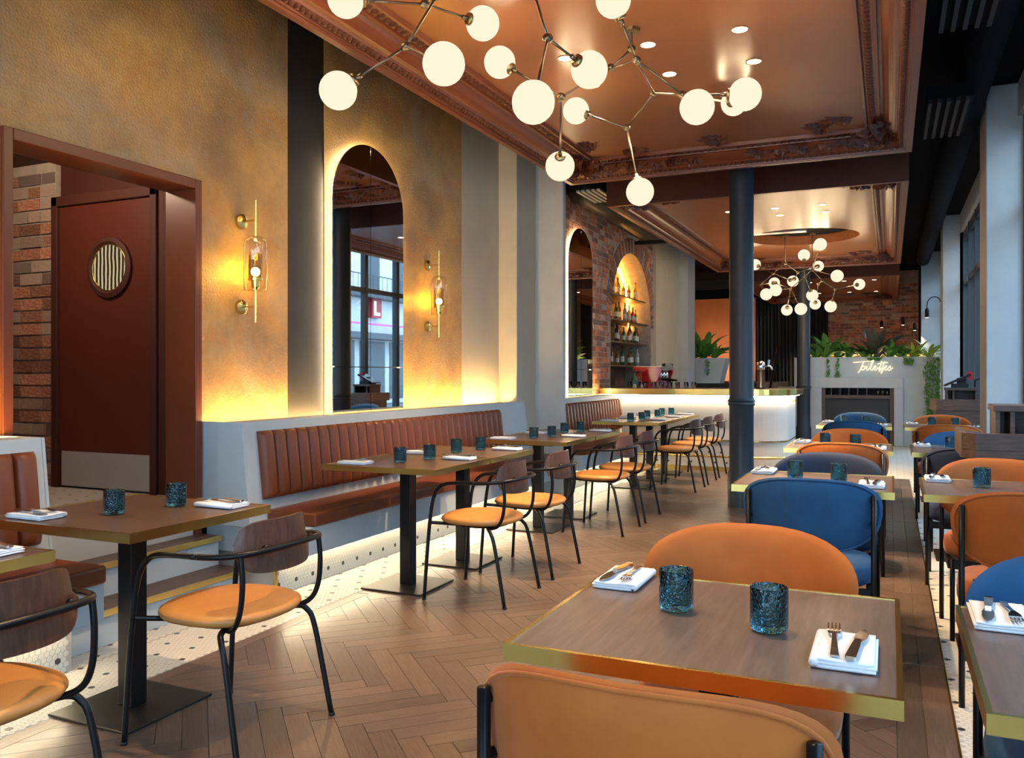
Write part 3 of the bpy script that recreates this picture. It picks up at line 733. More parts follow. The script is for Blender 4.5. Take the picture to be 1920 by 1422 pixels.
MB().box(-.1, .2, -.36, .36, .02, .06).build('drip_tray', steel_blk, cm)
for y in (-.2, 0, .2):
    MB().lathe([(.04, .25), (.045, .32), (.03, .39)], 14, (.12, y, 0)).build('group_head', chrome, cm, True); MB().tube([(.12, y, .26), (.3, y, .23)], .014).build('portafilter_handle', steel_blk, cm)
cg = thing('coffee_grinder', 'black coffee grinder with clear hopper right of the espresso machine', 'grinder', (-3.32, 13.55, .951))
MB().lathe([(.09, 0), (.09, .05), (.06, .08), (.065, .28), (.08, .32)], 16).build('body', steel_blk, cg, True); MB().lathe([(.05, .32), (.09, .40), (.09, .50), (.03, .51)], 16).build('hopper', clear, cg, True)
tum_me = MB().lathe([(.03, 0), (.036, .09), (.033, .09), (.028, .01)], 12).mesh('bar_glass', clear, True)
for i in range(9):
    o = inst('bar_glass', tum_me, None, (-3.42 + .115 * i, 11.75 + .03 * (i % 2), 1.079)); tag(o, 'clear bar glass, %s from the left in the row on the bar' % ordn[i], 'glass', 'clear glasses on the bar')
tp = thing('beer_tap', 'black beer tower with chrome taps on the bar', 'beer tap', (-1.62, 11.95, 1.079))
MB().lathe([(.07, 0), (.07, .02), (.048, .03), (.048, .26)], 16).build('tower', steel_blk, tp, True); MB().lathe([(.05, .26), (.055, .27), (.055, .36), (.03, .38)], 16).build('tower_head', chrome, tp, True)
for k in (-1, 0, 1): MB().tube([(.04, .05 * k, .31), (.13, .05 * k, .31), (.15, .05 * k, .26)], .011).build('spout', chrome, tp, True); MB().tube([(.1, .05 * k, .32), (.11, .05 * k, .40)], .009).build('tap_handle', chrome, tp)

# ================================================================== TABLES AND SETTINGS
def table_proto(w, d, grain):
    t = thing('dining_table', '', 'table')
    e = .010
    MB().box(-w / 2 + e, w / 2 - e, -d / 2 + e, d / 2 - e, .722, .750).build('table_top', grain, t)
    m = MB()
    for x0, x1, y0, y1 in ((-w / 2, w / 2, -d / 2, -d / 2 + e), (-w / 2, w / 2, d / 2 - e, d / 2), (-w / 2, -w / 2 + e, -d / 2 + e, d / 2 - e), (w / 2 - e, w / 2, -d / 2 + e, d / 2 - e)): m.box(x0, x1, y0, y1, .718, .7515)
    m.build('brass_edge', brass, t)
    MB().box(-.037, .037, -.037, .037, .010, .722).build('column', steel_blk, t, bevel=.004)
    MB().box(-.20, .20, -.20, .20, .700, .722).build('top_plate', steel_blk, t)
    MB().box(-.205, .205, -.205, .205, 0, .010).build('base_plate', base_blk, t, bevel=.003)
    return t
walnut_y = walnut_x
protoA = table_proto(.715, .675, walnut_y); protoL = table_proto(.76, .69, walnut)
used = {}
def place_table(proto, x, y, label, group):
    if id(proto) in used: o = copy_tree(proto)
    else: o = proto; used[id(proto)] = 1
    o.location = (x, y, 0); tag(o, label, 'table', group); return o
# crackle glass tumbler
gp = [(.030, 0), (.0365, .003), (.0385, .012), (.0385, .088), (.0375, .0895), (.0355, .0885), (.0352, .02), (.030, .014), (.001, .013)]
glass_me = MB().lathe(gp, 24).mesh('tumbler', teal, True)
def napkin_mesh():
    m = MB(); w, d = .105, .185
    for k, (sx, sy, z) in enumerate(((0, 0, 0), (.002, .001, .0062), (-.003, .002, .0124))):
        vs = []; nx, ny = 7, 9
        for lay in (0, 1):
            for j in range(ny):
                for i in range(nx):
                    x = -w / 2 + w * i / (nx - 1) + sx; y = -d / 2 + d * j / (ny - 1) + sy
                    e = min(i, nx - 1 - i) == 0
                    zz = z + (.0058 if lay else .0004) + (.0012 * math.sin(x * 60 + k * 2) + .0009 * math.sin(y * 38 + k)) * (1 if k == 2 else .25)
                    if e: zz = z + .003 + (.0016 if lay else -.0016)
                    vs.append((x, y, max(zz, .0003)))
        N = nx * ny; fs = []
        for j in range(ny - 1):
            for i in range(nx - 1):
                a = j * nx + i; fs += [(N + a, N + a + 1, N + a + nx + 1, N + a + nx), (a, a + nx, a + nx + 1, a + 1)]
        for i in range(nx - 1): fs += [(i, i + 1, N + i + 1, N + i), (N - nx + i + 1, N - nx + i, 2 * N - nx + i, 2 * N - nx + i + 1)]
        for j in range(ny - 1): fs += [(j * nx, N + j * nx, N + (j + 1) * nx, (j + 1) * nx), (j * nx + nx - 1, (j + 1) * nx + nx - 1, N + (j + 1) * nx + nx - 1, N + j * nx + nx - 1)]
        m.add(vs, fs)
    m.tube([(-w / 2 + .001, -d / 2, .0095), (-w / 2 + .001, d / 2, .0095)], .0088, 10)
    return m.mesh('napkin', linen, True)
nap_me = napkin_mesh()
def ribbon(m, pts, th=.0025):      # pts: (y, halfwidth, z)
    vs = []; n = len(pts)
    for y, w, z in pts: vs += [(-w, y, z), (w, y, z), (w, y, z + th), (-w, y, z + th)]
    fs = []
    for i in range(n - 1):
        for k in range(4): fs.append((i * 4 + k, i * 4 + (k + 1) % 4, (i + 1) * 4 + (k + 1) % 4, (i + 1) * 4 + k))
    fs += [(0, 3, 2, 1), tuple((n - 1) * 4 + k for k in range(4))]
    m.add(vs, fs)
silver = M('polished_cutlery', (.62, .60, .57), .17, 1.0)
fk = MB(); ribbon(fk, [(-.095, .0075, .0), (-.05, .006, .001), (-.005, .0042, .006), (.02, .004, .009), (.032, .011, .006), (.045, .0125, .004)], .003)
for x in (-.0105, -.0035, .0035, .0105):
    f2 = MB(); ribbon(f2, [(.044, .0018, .004), (.065, .0017, .003), (.09, .0010, .008)], .0022); fk.add([(v[0] + x, v[1], v[2]) for v in f2.v], f2.f)
fork_me = fk.mesh('fork', silver, False)
kn = MB(); ribbon(kn, [(-.10, .0065, .001), (-.095, .0095, 0), (-.03, .008, .002), (.005, .006, .004)], .007); ribbon(kn, [(.004, .007, .0045), (.03, .0115, .0035), (.06, .0115, .002), (.085, .007, .001), (.10, .001, .001)], .0018)
knife_me = kn.mesh('knife', silver, False)
def setting(x, y, rz, where, grp='table settings'):
    o = inst('napkin', nap_me, None, (x, y, .7516), (0, 0, rz)); tag(o, 'folded white napkin, ' + where, 'napkin', 'napkins on the tables')
    c, s = math.cos(rz), math.sin(rz); z = .7516 + .0205
    for me, dx, dy, nm, a in ((fork_me, -.022, .014, 'fork', .06), (knife_me, .020, .006, 'knife', -.10)):
        o = inst(nm, me, None, (x + c * dx - s * dy, y + s * dx + c * dy, z), (0, 0, rz + a)); tag(o, 'silver %s, %s' % (nm, where), nm, nm + 's on the napkins')
def tumbler(x, y, where):
    o = inst('tumbler', glass_me, None, (x, y, .7518), (0, 0, x * 7 + y)); tag(o, 'teal crackle glass tumbler, ' + where, 'glass', 'teal tumblers on the tables')

# aisle and window rows
rowY = [1.493, 4.10, 6.28, 9.19]
nameA = ['large front table of the middle row', 'second table of the middle row', 'third table of the middle row', 'last table of the middle row']
nameB = ['front table at the right picture edge', 'second table of the window row', 'third table of the window row', 'last table of the window row']
for i, y0 in enumerate(rowY):
    for cx, nm, grp in ((-.336, nameA[i], 'tables of the middle row'), (.495, nameB[i], 'tables of the window row')):
        cy = y0 + .3375
        place_table(protoA, cx, cy, 'walnut topped brass edged square table, ' + nm, grp)
        tumbler(cx - .102, cy + .04, 'left on the ' + nm); tumbler(cx + .109, cy - .035, 'right on the ' + nm)
        setting(cx - .282, cy + .235, PI, 'far left corner of the ' + nm); setting(cx + .262, cy - .14, 0, 'near right corner of the ' + nm)
# wall side tables
LT = [(1.04, 'cut off table at the lower left corner'), (2.0, 'left table beside the brass edged steps'), (4.03, 'first table under the arched mirror'), (4.745, 'second table under the arched mirror'),
      (6.10, 'first table beside the grey pier'), (6.815, 'second table beside the grey pier'), (8.93, 'first table before the bar'), (9.645, 'second table before the bar'), (10.36, 'third table before the bar')]
for y0, nm in LT:
    cx, cy = -2.665, y0 + .345
    place_table(protoL, cx, cy, 'dark walnut brass edged table, ' + nm, 'tables along the banquettes')
    tumbler(cx - .01, cy - .075, 'nearer on the ' + nm); tumbler(cx + .055, cy + .165, 'farther on the ' + nm)
    setting(cx - .21, cy - .25, -PI / 2, 'banquette side of the ' + nm); setting(cx + .23, cy + .235, PI / 2, 'chair side of the ' + nm)

# ================================================================== BISTRO CHAIRS
def superdisc(m, a, b, n, prof, z0, seg=32):
    """prof: list of (scale, z)"""
    vs = []
    for k, z in prof:
        for i in range(seg):
            t = 2 * PI * i / seg; c, s = math.cos(t), math.sin(t)
            vs.append((a * k * math.copysign(abs(c) ** (2 / n), c), b * k * math.copysign(abs(s) ** (2 / n), s), z0 + z))
    fs = [(j * seg + i, j * seg + (i + 1) % seg, (j + 1) * seg + (i + 1) % seg, (j + 1) * seg + i) for j in range(len(prof) - 1) for i in range(seg)]
    fs += [tuple(range(seg))[::-1], tuple(range((len(prof) - 1) * seg, len(prof) * seg))]
    return m.add(vs, fs)
def make_bistro():
    t = thing('bistro_chair', '', 'chair')
    superdisc(MB(), .235, .225, 2.5, [(.80, 0), (.96, .008), (1, .022), (.985, .034), (.92, .043), (.75, .048), (.4, .045)], .425).build('seat', leather, t, True)
    superdisc(MB(), .19, .18, 2.4, [(.5, 0), (.85, .012), (1, .03)], .398).build('seat_shell', steel_blk, t, True)
    r = .0105
    for s in (-1, 1):
        lg1 = MB().tube(smooth_path([(s * .255, .245, .0), (s * .25, .225, .30), (s * .246, .205, .50), (s * .245, .18, .60), (s * .246, .13, .655), (s * .25, .05, .672), (s * .25, -.08, .676)], 5), r, 10).build('front_leg', steel_blk, t, True)
        lg2 = MB().tube(smooth_path([(s * .10, -.08, .408), (s * .19, -.13, .412), (s * .222, -.16, .395), (s * .235, -.19, .32), (s * .248, -.255, 0)], 5), r, 10).build('rear_leg', steel_blk, t, True)
        MB().tube(smooth_path([(s * .205, -.225, .69), (s * .205, -.235, .60), (s * .205, -.225, .50), (s * .195, -.19, .438), (s * .15, -.12, .412), (s * .05, -.05, .408)], 5), r * .9, 10).build('back_support', steel_blk, t, True)
        MB().lathe([(.012, 0), (.013, .006), (.010, .012)], 10, (s * .255, .245, 0)).build('foot', steel_blk, lg1); MB().lathe([(.012, 0), (.013, .006), (.010, .012)], 10, (s * .248, -.255, 0)).build('foot', steel_blk, lg2)
        MB().tube([(s * .10, .09, .412), (s * .246, .205, .44)], r * .9, 8).build('seat_rail', steel_blk, t)
    hoop = [(.25, -.08, .676), (.243, -.15, .679), (.215, -.215, .684), (.15, -.262, .690), (.0, -.285, .694), (-.15, -.262, .690), (-.215, -.215, .684), (-.243, -.15, .679), (-.25, -.08, .676)]
    MB().tube(smooth_path(hoop, 5), r, 10).build('arm_hoop', steel_blk, t, True)
    # curved plywood backrest in front of the hoop
    n = 20; vs = []; th = .011
    for lay in (0, 1):
        for i in range(n + 1):
            u = -1 + 2 * i / n; ang = u * .80; R = .262
            hh = .088 * (1 - abs(u) ** 5) ** .45 if abs(u) < 1 else 0
            hh = max(hh, .012)
            for k in range(5):
                w = -1 + k / 2
                rr = R - (th if lay else 0) - .010 * w
                vs.append((rr * 1.0 * math.sin(ang), -rr * math.cos(ang) + .002, .690 + hh * w + .006))
    N = (n + 1) * 5; fs = []
    for i in range(n):
        for k in range(4):
            a = i * 5 + k; fs += [(a, a + 1, a + 6, a + 5), (N + a, N + a + 5, N + a + 6, N + a + 1)]
        fs += [(i * 5 + 4, N + i * 5 + 4, N + i * 5 + 9, i * 5 + 9), (i * 5, i * 5 + 5, N + i * 5 + 5, N + i * 5)]
    for k in range(4): fs += [(k, N + k, N + k + 1, k + 1), (n * 5 + k, n * 5 + k + 1, N + n * 5 + k + 1, N + n * 5 + k)]
    bk = MB().add(vs, fs).build('backrest', walnut_chair, t, True, auto=.6)
    for s in (-1, 1):
        MB().lathe([(.014, 0), (.014, .012), (.006, .016)], 10, (s * .115, -.252, .694), rot_to((s * .42, -1, 0))).build('bolt_cap', steel_blk, bk, True)
    return t
bp = make_bistro(); first = True
BC = [(1.37, 'tan leather bistro chair with walnut back cut off at the lower left'), (2.34, 'tan leather bistro chair with walnut back, large, beside the steps table'),
      (4.385, 'bistro chair at the first table under the arched mirror'), (5.10, 'bistro chair at the second table under the arched mirror'),
      (6.60, 'bistro chair at the first table beside the grey pier'), (7.27, 'bistro chair at the second table beside the grey pier'),
      (9.30, 'bistro chair at the first table before the bar'), (10.0, 'bistro chair at the second table before the bar'), (10.7, 'bistro chair at the third table before the bar')]
for y, lab in BC:
    o = bp if first else copy_tree(bp); first = False
    o.location = (-2.165, y, 0); o.rotation_euler = (0, 0, PI / 2); tag(o, lab, 'chair', 'bistro chairs facing the banquettes')

# ================================================================== VELVET CHAIRS
def make_velvet(mat):
    t = thing('velvet_chair', '', 'chair')
    superdisc(MB(), .255, .245, 2.6, [(.9, 0), (.985, .012), (1, .04), (.985, .075), (.93, .09), (.8, .097), (.4, .10)], .385).build('seat', mat, t, True)
    a, b, n, seg = .285, .160, 2.7, 40; rings = [0.001, .35, .6, .78, .9, .965, 1.0]; vs = []; bend = lambda x: -.235 + 1.55 * x * x
    for lay in (1, -1):
        for r in rings:
            th = .030 * (max(0, 1 - r ** 5)) ** .5
            for i in range(seg):
                q = 2 * PI * i / seg; c, s = math.cos(q), math.sin(q)
                x = a * r * math.copysign(abs(c) ** (2 / n), c); z = b * r * math.copysign(abs(s) ** (2 / n), s)
                x *= 1 + .06 * (z / b)
                vs.append((x, bend(x) + lay * th - .16 * z, .685 + z))
    K = len(rings); fs = []
    for l in (0, 1):
        o = l * K * seg
        for j in range(K - 1):
            for i in range(seg):
                q = (o + j * seg + i, o + j * seg + (i + 1) % seg, o + (j + 1) * seg + (i + 1) % seg, o + (j + 1) * seg + i)
                fs.append(q if l else q[::-1])
        cap = tuple(range(o, o + seg)); fs.append(cap if not l else cap[::-1])
    bk = MB().add(vs, fs).build('backrest', mat, t, True)
    pip = []
    for i in range(seg):
        q = 2 * PI * i / seg; c, s = math.cos(q), math.sin(q); r = .955
        x = a * r * math.copysign(abs(c) ** (2 / n), c); z = b * r * math.copysign(abs(s) ** (2 / n), s); x *= 1 + .06 * z / b
        pip.append((x, bend(x) - .016 - .16 * z, .685 + z))
    MB().tube(pip, .0045, 6, True).build('piping', mat, bk, True)
    for s in (-1, 1):
        y = bend(.245) - .045
        MB().tube([(s * .252, y - .01, 0), (s * .252, y, .40), (s * .252, y, .775)], .0115, 10).build('rear_leg', steel_blk, t, True)
        MB().tube([(s * .225, .195, 0), (s * .225, .19, .39)], .0115, 10).build('front_leg', steel_blk, t, True)
        MB().tube([(s * .252, y, .755), (s * .247, y + .03, .755)], .010, 8).build('back_fixing', steel_blk, t); MB().tube([(s * .252, y, .66), (s * .247, y + .03, .66)], .010, 8).build('back_fixing', steel_blk, t)
        MB().box(s * .235 - .01, s * .235 + .01, y, .19, .345, .385).build('side_rail', steel_blk, t)
    MB().box(-.23, .23, .18, .20, .345, .385).build('front_rail', steel_blk, t); MB().box(-.24, .24, -.19, -.17, .345, .385).build('rear_rail', steel_blk, t)
    return t
VP = {'o': make_velvet(vel_o), 'b': make_velvet(vel_b), 'n': make_velvet(vel_n)}; vused = set()
cn = {'o': 'rust orange', 'b': 'bright blue', 'n': 'dark navy'}
VC = [('o', -.345, 1.40, 0, 'nearest, back to the viewer, at the large front table'), ('o', -.36, 2.25, PI, 'on the far side of the large front table'),
      ('b', -.312, 3.96, 0, 'back to the viewer, at the second middle row table'), ('n', -.31, 4.73, PI, 'on the far side of the second middle row table'),
      ('o', -.29, 5.98, 0, 'back to the viewer, at the third middle row table'), ('o', -.29, 6.98, PI, 'on the far side of the third middle row table'),
      ('b', -.31, 8.72, 0, 'back to the viewer, at the last middle row table'), ('b', -.31, 10.12, PI, 'on the far side of the last middle row table'),
      ('b', .45, 2.16, PI, 'on the far side of the table at the right edge'),
      ('o', .505, 3.84, 0, 'back to the viewer, at the second window row table'), ('o', .50, 4.73, PI, 'on the far side of the second window row table'),
      ('n', .46, 5.87, 0, 'back to the viewer, at the third window row table'), ('b', .50, 6.95, PI, 'on the far side of the third window row table'),
      ('o', .47, 8.42, 0, 'back to the viewer, at the last window row table'), ('o', .50, 9.83, PI, 'on the far side of the last window row table')]
for c, x, y, rz, lab in VC:
    o = VP[c] if c not in vused else copy_tree(VP[c]); vused.add(c)
    o.location = (x, y, 0); o.rotation_euler = (0, 0, rz); tag(o, '%s velvet chair %s' % (cn[c], lab), 'chair', 'velvet chairs')

# ================================================================== SERVICE STATIONS
def station(x0, y0, label, jar, tablet):
    t = thing('service_station', label, 'service station', (x0, y0, .035), 0, 'walnut service stations by the windows')
    w = 1.0 - x0
    MB().box(.05, w, 0.02, .56, -.035, .80).build('cabinet', walnut_st, t)
    MB().prism([(0, .06), (.06, 0), (w, 0), (w, .57), (0, .57)], .80, .845).build('tray_floor', walnut_st, t)
    m = MB(); m.prism([(0, .06), (.06, 0), (w, 0), (w, .025), (.07, .025), (.025, .07), (.025, .57), (0, .57)], .845, .935); m.build('tray_rim', walnut_st, t, bevel=.003)
    MB().box(.17, w, .25, .57, 1.04, 1.075).build('upper_shelf', walnut_st, t, bevel=.004)
    for xx in (.18, .25, w - .03): MB().box(xx, xx + .022, .27, .55, .845, 1.04).build('divider', walnut_st, t)
    MB().box(.18, w, .54, .56, .845, 1.04).build('back_panel', walnut_st, t)
    return t
station(.35, 5.01, 'walnut service station with upper shelf in front of the near pillar', 1, 0)
station(.47, 11.6, 'walnut service station with payment tablet at the far pillar', 0, 1)
jr = thing('glass_jar', 'clear glass jar under the shelf of the near service station', 'jar', (.75, 5.40, .881))
MB().lathe([(.04, 0), (.05, .01), (.052, .09), (.035, .12), (.036, .14)], 16).build('body', clear, jr, True); MB().lathe([(.04, .14), (.04, .155)], 16).build('lid', brass_d, jr)
cb = MB().box(-.05, .05, -.03, .03, 0, .008).box(-.045, .05, -.028, .03, .008, .014).build('menu_card', linen, None, loc=(.60, 5.15, .881)); tag(cb, 'small stack of white cards in the near service station tray', 'cards')
pt = thing('payment_tablet', 'black tilted payment tablet on the far service station', 'tablet', (.80, 12.02, 1.111))
MB().prism([(-.17, .03), (-.16, .015), (.13, .15), (.12, .175)], -.14, .14, 'y').build('screen', steel_blk, pt); MB().box(-.08, .10, -.12, .12, 0, .05).box(-.02, .08, -.05, .05, .05, .12).build('stand', black, pt)
MB().box(.09, .15, -.03, .03, .10, .20).build('card_reader', red_gloss, pt)

# ================================================================== REAR: PLANTER WALL, NEON, CURTAIN, PLANTS
PY = 16.4
pw = MB(); pw.box(-1.62, -1.30, PY, PY + .45, 0, 1.50); pw.box(-1.30, .22, PY, PY + .45, 1.21, 1.50); pw.box(.22, .80, PY, PY + .45, 0, 1.50); pw.box(-1.62, .80, PY, PY + .06, 1.50, 1.59); pw.box(-1.62, .80, PY + .39, PY + .45, 1.50, 1.59)
struct(pw.build('wall_planter', bench_m), 'pale blue plaster planter wall with neon sign and fireplace like niche')
po = MB(); po.box(-1.36, .22, PY - .05, PY, 1.03, 1.215); po.box(.07, .22, PY - .05, PY, 0, 1.03); po.box(-1.36, -1.14, PY - .05, PY, 0, 1.03)
struct(po.build('trim_3', plaster, bevel=.01), 'pale plaster surround of the dark service cabinet')
sc = thing('service_cabinet', 'dark wood service cabinet with pigeonholes set in the planter wall', 'cabinet', (-.535, PY, 0))
MB().box(-.605, -.54, .0, .4, 0, 1.03).box(.54, .605, 0, .4, 0, 1.03).box(-.54, .54, 0, .38, .84, .90).build('frame', walnut_st, sc)
MB().box(-.54, .54, .38, .4, 0, 1.03).build('back_panel', black, sc); MB().box(-.54, .54, .06, .08, 0, .84).build('door', M('charcoal_door', (.03, .03, .033), .5), sc)
for i in range(5): MB().box(-.45 + i * .15, -.435 + i * .15, .02, .36, .90, 1.03).build('divider', walnut_st, sc)
for i in range(3):
    o = MB().lathe([(.02, 0), (.025, .06), (.018, .08)], 10).build('small_jar', brass_d, None, True, loc=(-.19 + i * .075, PY + .1, .901)); tag(o, 'small brass jar, %s from the left in the service cabinet' % ordn[i], 'jar', 'jars in the service cabinet')
# left planter
lp = MB(); lp.prism([(-4.0, 1.10), (-3.05, 1.10), (-2.93, 1.60), (-4.0, 1.60)], PY + .3, PY + .8, 'y')
lpo = lp.build('planter_box', bench_m); tag(lpo, 'pale trapezoid planter box behind the bar on the left', 'planter')
struct(MB().box(-6., -2.4, PY + .3, PY + .9, 0, 1.09).build('wall_mezzanine', black), 'black mezzanine base behind the bar')
# stair with dark rails
sr = thing('staircase', 'narrow staircase with black handrail beside the rear column', 'staircase', (-1.75, 16.6, 0))
for i in range(6): MB().box(-.35, .35, i * .26, i * .26 + .27, 0, .17 * (i + 1)).build('step', bench_m, sr)
MB().tube([(.30, -.2, .75), (.30, 1.6, 1.85)], .03, 6).build('handrail', steel_blk, sr); MB().tube([(-.36, -.2, .75), (-.36, 1.6, 1.85)], .03, 6).build('handrail', steel_blk, sr)
MB().prism([(-.2, .10), (1.6, 1.15), (1.6, 1.75), (-.2, .68)], .31, .335, 'x').build('stringer_panel', steel_blk, sr)
# neon sign
NS = [[(505, 712), (560, 708), (620, 702), (690, 697)], [(607, 705), (588, 750), (567, 793), (553, 808)],
      [(612, 750), (595, 748), (583, 766), (592, 782), (610, 778), (620, 760), (612, 750), (632, 754)],
      [(642, 748), (632, 772), (644, 783), (662, 766), (690, 716), (701, 692), (688, 698), (673, 750), (672, 778), (686, 783), (702, 768), (722, 756), (720, 742), (707, 752), (704, 774), (718, 784), (740, 768), (752, 758)],
      [(780, 697), (762, 752), (752, 795), (762, 780), (775, 765)], [(806, 700), (786, 755), (772, 815), (785, 790), (800, 768), (822, 754), (819, 742), (806, 754), (805, 775), (820, 783), (840, 766), (860, 744), (858, 757), (868, 772), (852, 786), (838, 780)],
      [(735, 726), (785, 716), (838, 711)], [(868, 772), (884, 762)], [(650, 727), (653, 723)]]
ng = thing('neon_sign', 'glowing warm neon sign reading Toilettes on the planter wall', 'neon sign', (-.25, PY - .02, 1.39))
for s_ in NS:
    P = [at_y(1500 + a / 5.078, 540 + b / 5.078, PY - .03) - Vector((-.25, PY - .02, 1.39)) for a, b in s_]
    MB().tube(smooth_path(P, 4) if len(P) > 2 else P, .0085, 6).build('neon_tube', neon_m, ng)
o = MB().box(-1.5, .7, PY + .36, PY + .38, 1.53, 1.54).build('added_planter_led', emit('added_planter_glow', (1, .62, .25), 40)); tag(o, 'added warm light strip hidden behind the plants on the planter wall', 'light strip')  # strip added in the trough to warm the rear brick
wl_ = thing('added_wall_washer', 'small added lamp washing the orange rear wall behind the left planter', 'lamp', (-4.2, 21.8, 1.1))  # lamp added to brighten the orange rear wall
MB().lathe([(.08, 0), (.08, .1), (.06, .12)], 14).build('housing', steel_blk, wl_); MB().lathe([(.055, .121), (.055, .125)], 14).build('lens', lens_m, wl_)
l = bpy.data.lights.new('added_washer_lamp', 'SPOT'); l.energy = 130; l.color = (1, .72, .45); l.spot_size = 2.2; l.spot_blend = .8; lo = bpy.data.objects.new('lamp', l); COL.objects.link(lo); lo.parent = wl_; lo.location = (0, 0, .15); lo.rotation_euler = (PI - 1.0, 0, 0)
struct(MB().box(-6, -2.4, 17.3, 23.3, .9, 1.09).build('floor_mezzanine', black))
# curtain
n = 160; vs = []
for i in range(n + 1):
    x = -3.28 + (3.28 - 1.45) * i / n; y = 23.2 + .07 * math.sin(i * .78) + .03 * math.sin(i * .31)
    vs += [(x, y, .3), (x, y, 3.35), (x, y + .01, .3), (x, y + .01, 3.35)]
fs = []
for i in range(n): a = i * 4; fs += [(a, a + 4, a + 5, a + 1), (a + 2, a + 3, a + 7, a + 6), (a + 1, a + 5, a + 7, a + 3)]
tag(MB().add(vs, fs).build('curtain', curtain_m, None, True), 'floor length black pleated curtain at the rear', 'curtain')
rbw = struct(MB().box(-1.5, .66, 23.35, 23.5, 0, CEIL).build('wall_rear_brick', mortar), 'dim exposed brick wall above the planter')
brick_wall(rbw, 'y', 23.35, -1.49, .65, 1.4, 3.6, lambda a, z, h: True, 0)
# plants
def leaf_mesh(name, L, w, mat, curl):
    vs = []; n = 6
    for i in range(n + 1):
        t = i / n; ww = w * math.sin(PI * min(1, t * .92 + .06)) ** .8 * (1 - .3 * t); y = L * t * (1 - .15 * t); z = L * (.85 * t - curl * t * t)
        vs += [(-ww, y, z + ww * .35), (0, y, z), (ww, y, z + ww * .35)]
    fs = []
    for i in range(n): a = i * 3; fs += [(a, a + 1, a + 4, a + 3), (a + 1, a + 2, a + 5, a + 4)]
    return MB().add(vs, fs).mesh(name, mat, True)
LM = [leaf_mesh('leaf', .30, .038, leaf1, .45), leaf_mesh('leaf', .26, .022, leaf2, .55), leaf_mesh('leaf', .34, .050, leaf3, .35), leaf_mesh('leaf', .28, .055, leaf1, .6)]
rp = random.Random(11)
def plant(x, y, z, k, n, label, sc=1.):
    t = thing('potted_plant', label, 'plant', (x, y, z), 0, 'plants in the planters')
    MB().lathe([(.05, -.06), (.05, 0)], 8).build('root_ball', street_m, t)
    for i in range(n):
        s = rp.uniform(.75, 1.25) * sc * 1.3
        inst('leaf', LM[k], t, (rp.uniform(-.04, .04), rp.uniform(-.03, .03), 0), (rp.uniform(-.3, .62), rp.uniform(-.15, .15), 2 * PI * i / n + rp.uniform(-.3, .3)), (s, s, s))
LEAFN = 24
kinds = [(0, 'green lance leaved plant'), (3, 'broad dark green leaved plant'), (1, 'lime spiky leaved plant'), (2, 'burgundy leaved cordyline')]
for j, (px_, k, wd, scl) in enumerate([(1530, 0, 'by the rear column', .9), (1548, 0, 'left of the hanging vine', 1.3), (1572, 3, 'above the longer hanging vine', 1.1), (1592, 0, 'left of the neon lettering', .9), (1622, 3, 'above the start of the neon lettering', 1.0),
                                      (1643, 2, 'above the neon lettering', 1.35), (1668, 0, 'above the end of the neon lettering', .95), (1690, 3, 'right of the neon lettering', .85), (1718, 1, 'second from the right end of the planter', 1.2), (1742, 1, 'at the right end of the planter', 1.2)]):
    p = at_y(px_, 672, PY + .2); plant(p.x, PY + .2, 1.565, k, LEAFN, [b for a, b in kinds if a == k][0] + ' ' + wd, scl)
for j, (px_, k, wd, scl) in enumerate([(1297, 3, 'nearest the bar pier in the left planter', 1.1), (1318, 0, 'in the middle of the left planter', 1.6), (1340, 0, 'at the sloping end of the left planter', 1.0)]):
    p = at_y(px_, 672, PY + .5); plant(p.x, PY + .5, 1.59, k, LEAFN, [b for a, b in kinds if a == k][0] + ' ' + wd, scl)
sl = leaf_mesh('vine_leaf', .05, .018, leaf1, .9)
def vine(x, y, z, drop, width, cnt, label):
    t = thing('trailing_vine', label, 'vine', (x, y, z)); m = MB(); cs = [v.co.copy() for v in sl.vertices]; fc = [tuple(p.vertices) for p in sl.polygons]
    for i in range(cnt):
        zz = -drop * rp.random() ** .8; a = rp.uniform(-1.3, 1.3); R = Matrix.Rotation(PI + a, 3, 'Z') @ Matrix.Rotation(rp.uniform(-1.6, -.4), 3, 'X'); s = rp.uniform(.7, 1.4)
        o = Vector((rp.uniform(-width, width) * (1 if cnt > 60 else .5), -.035 - rp.random() * (.05 if cnt > 60 else .01), zz)); m.add([o + R @ (c * s) for c in cs], fc)
    o = m.build('leaves', leaf1, t); o['kind'] = 'stuff'
    for k in range(max(1, int(width * 40))): xx = rp.uniform(-width, width) * .7; MB().tube([(xx, 0.02, .02), (xx, -.03, .0), (xx, -.035, -drop * rp.uniform(.7, 1))], .003, 5).build('stem', leaf1, t)
for u_, dr, wd, cnt, lab in ((1553, .36, .03, 26, 'thin trailing vine left on the planter wall'), (1571, .33, .04, 34, 'thin trailing vine beside the first, closer to the neon sign'), (1640, .022, .2, 40, 'short trailing greenery over the planter edge'), (1703, .12, .12, 60, 'trailing ivy clump right of the neon sign'), (1749, 1.35, .13, 520, 'long dense ivy hanging at the right end of the planter wall')):
    p = at_y(u_, 670, PY); vine(p.x, PY, 1.585, dr, wd, cnt, lab)
for u_, dr, lab in ((1300, .28, 'trailing vine on the left planter box near the pier'), (1328, .3, 'trailing vine in the middle of the left planter box')):
    p = at_y(u_, 670, PY + .3); vine(p.x, PY + .3, 1.59, dr, .03, 26, lab)

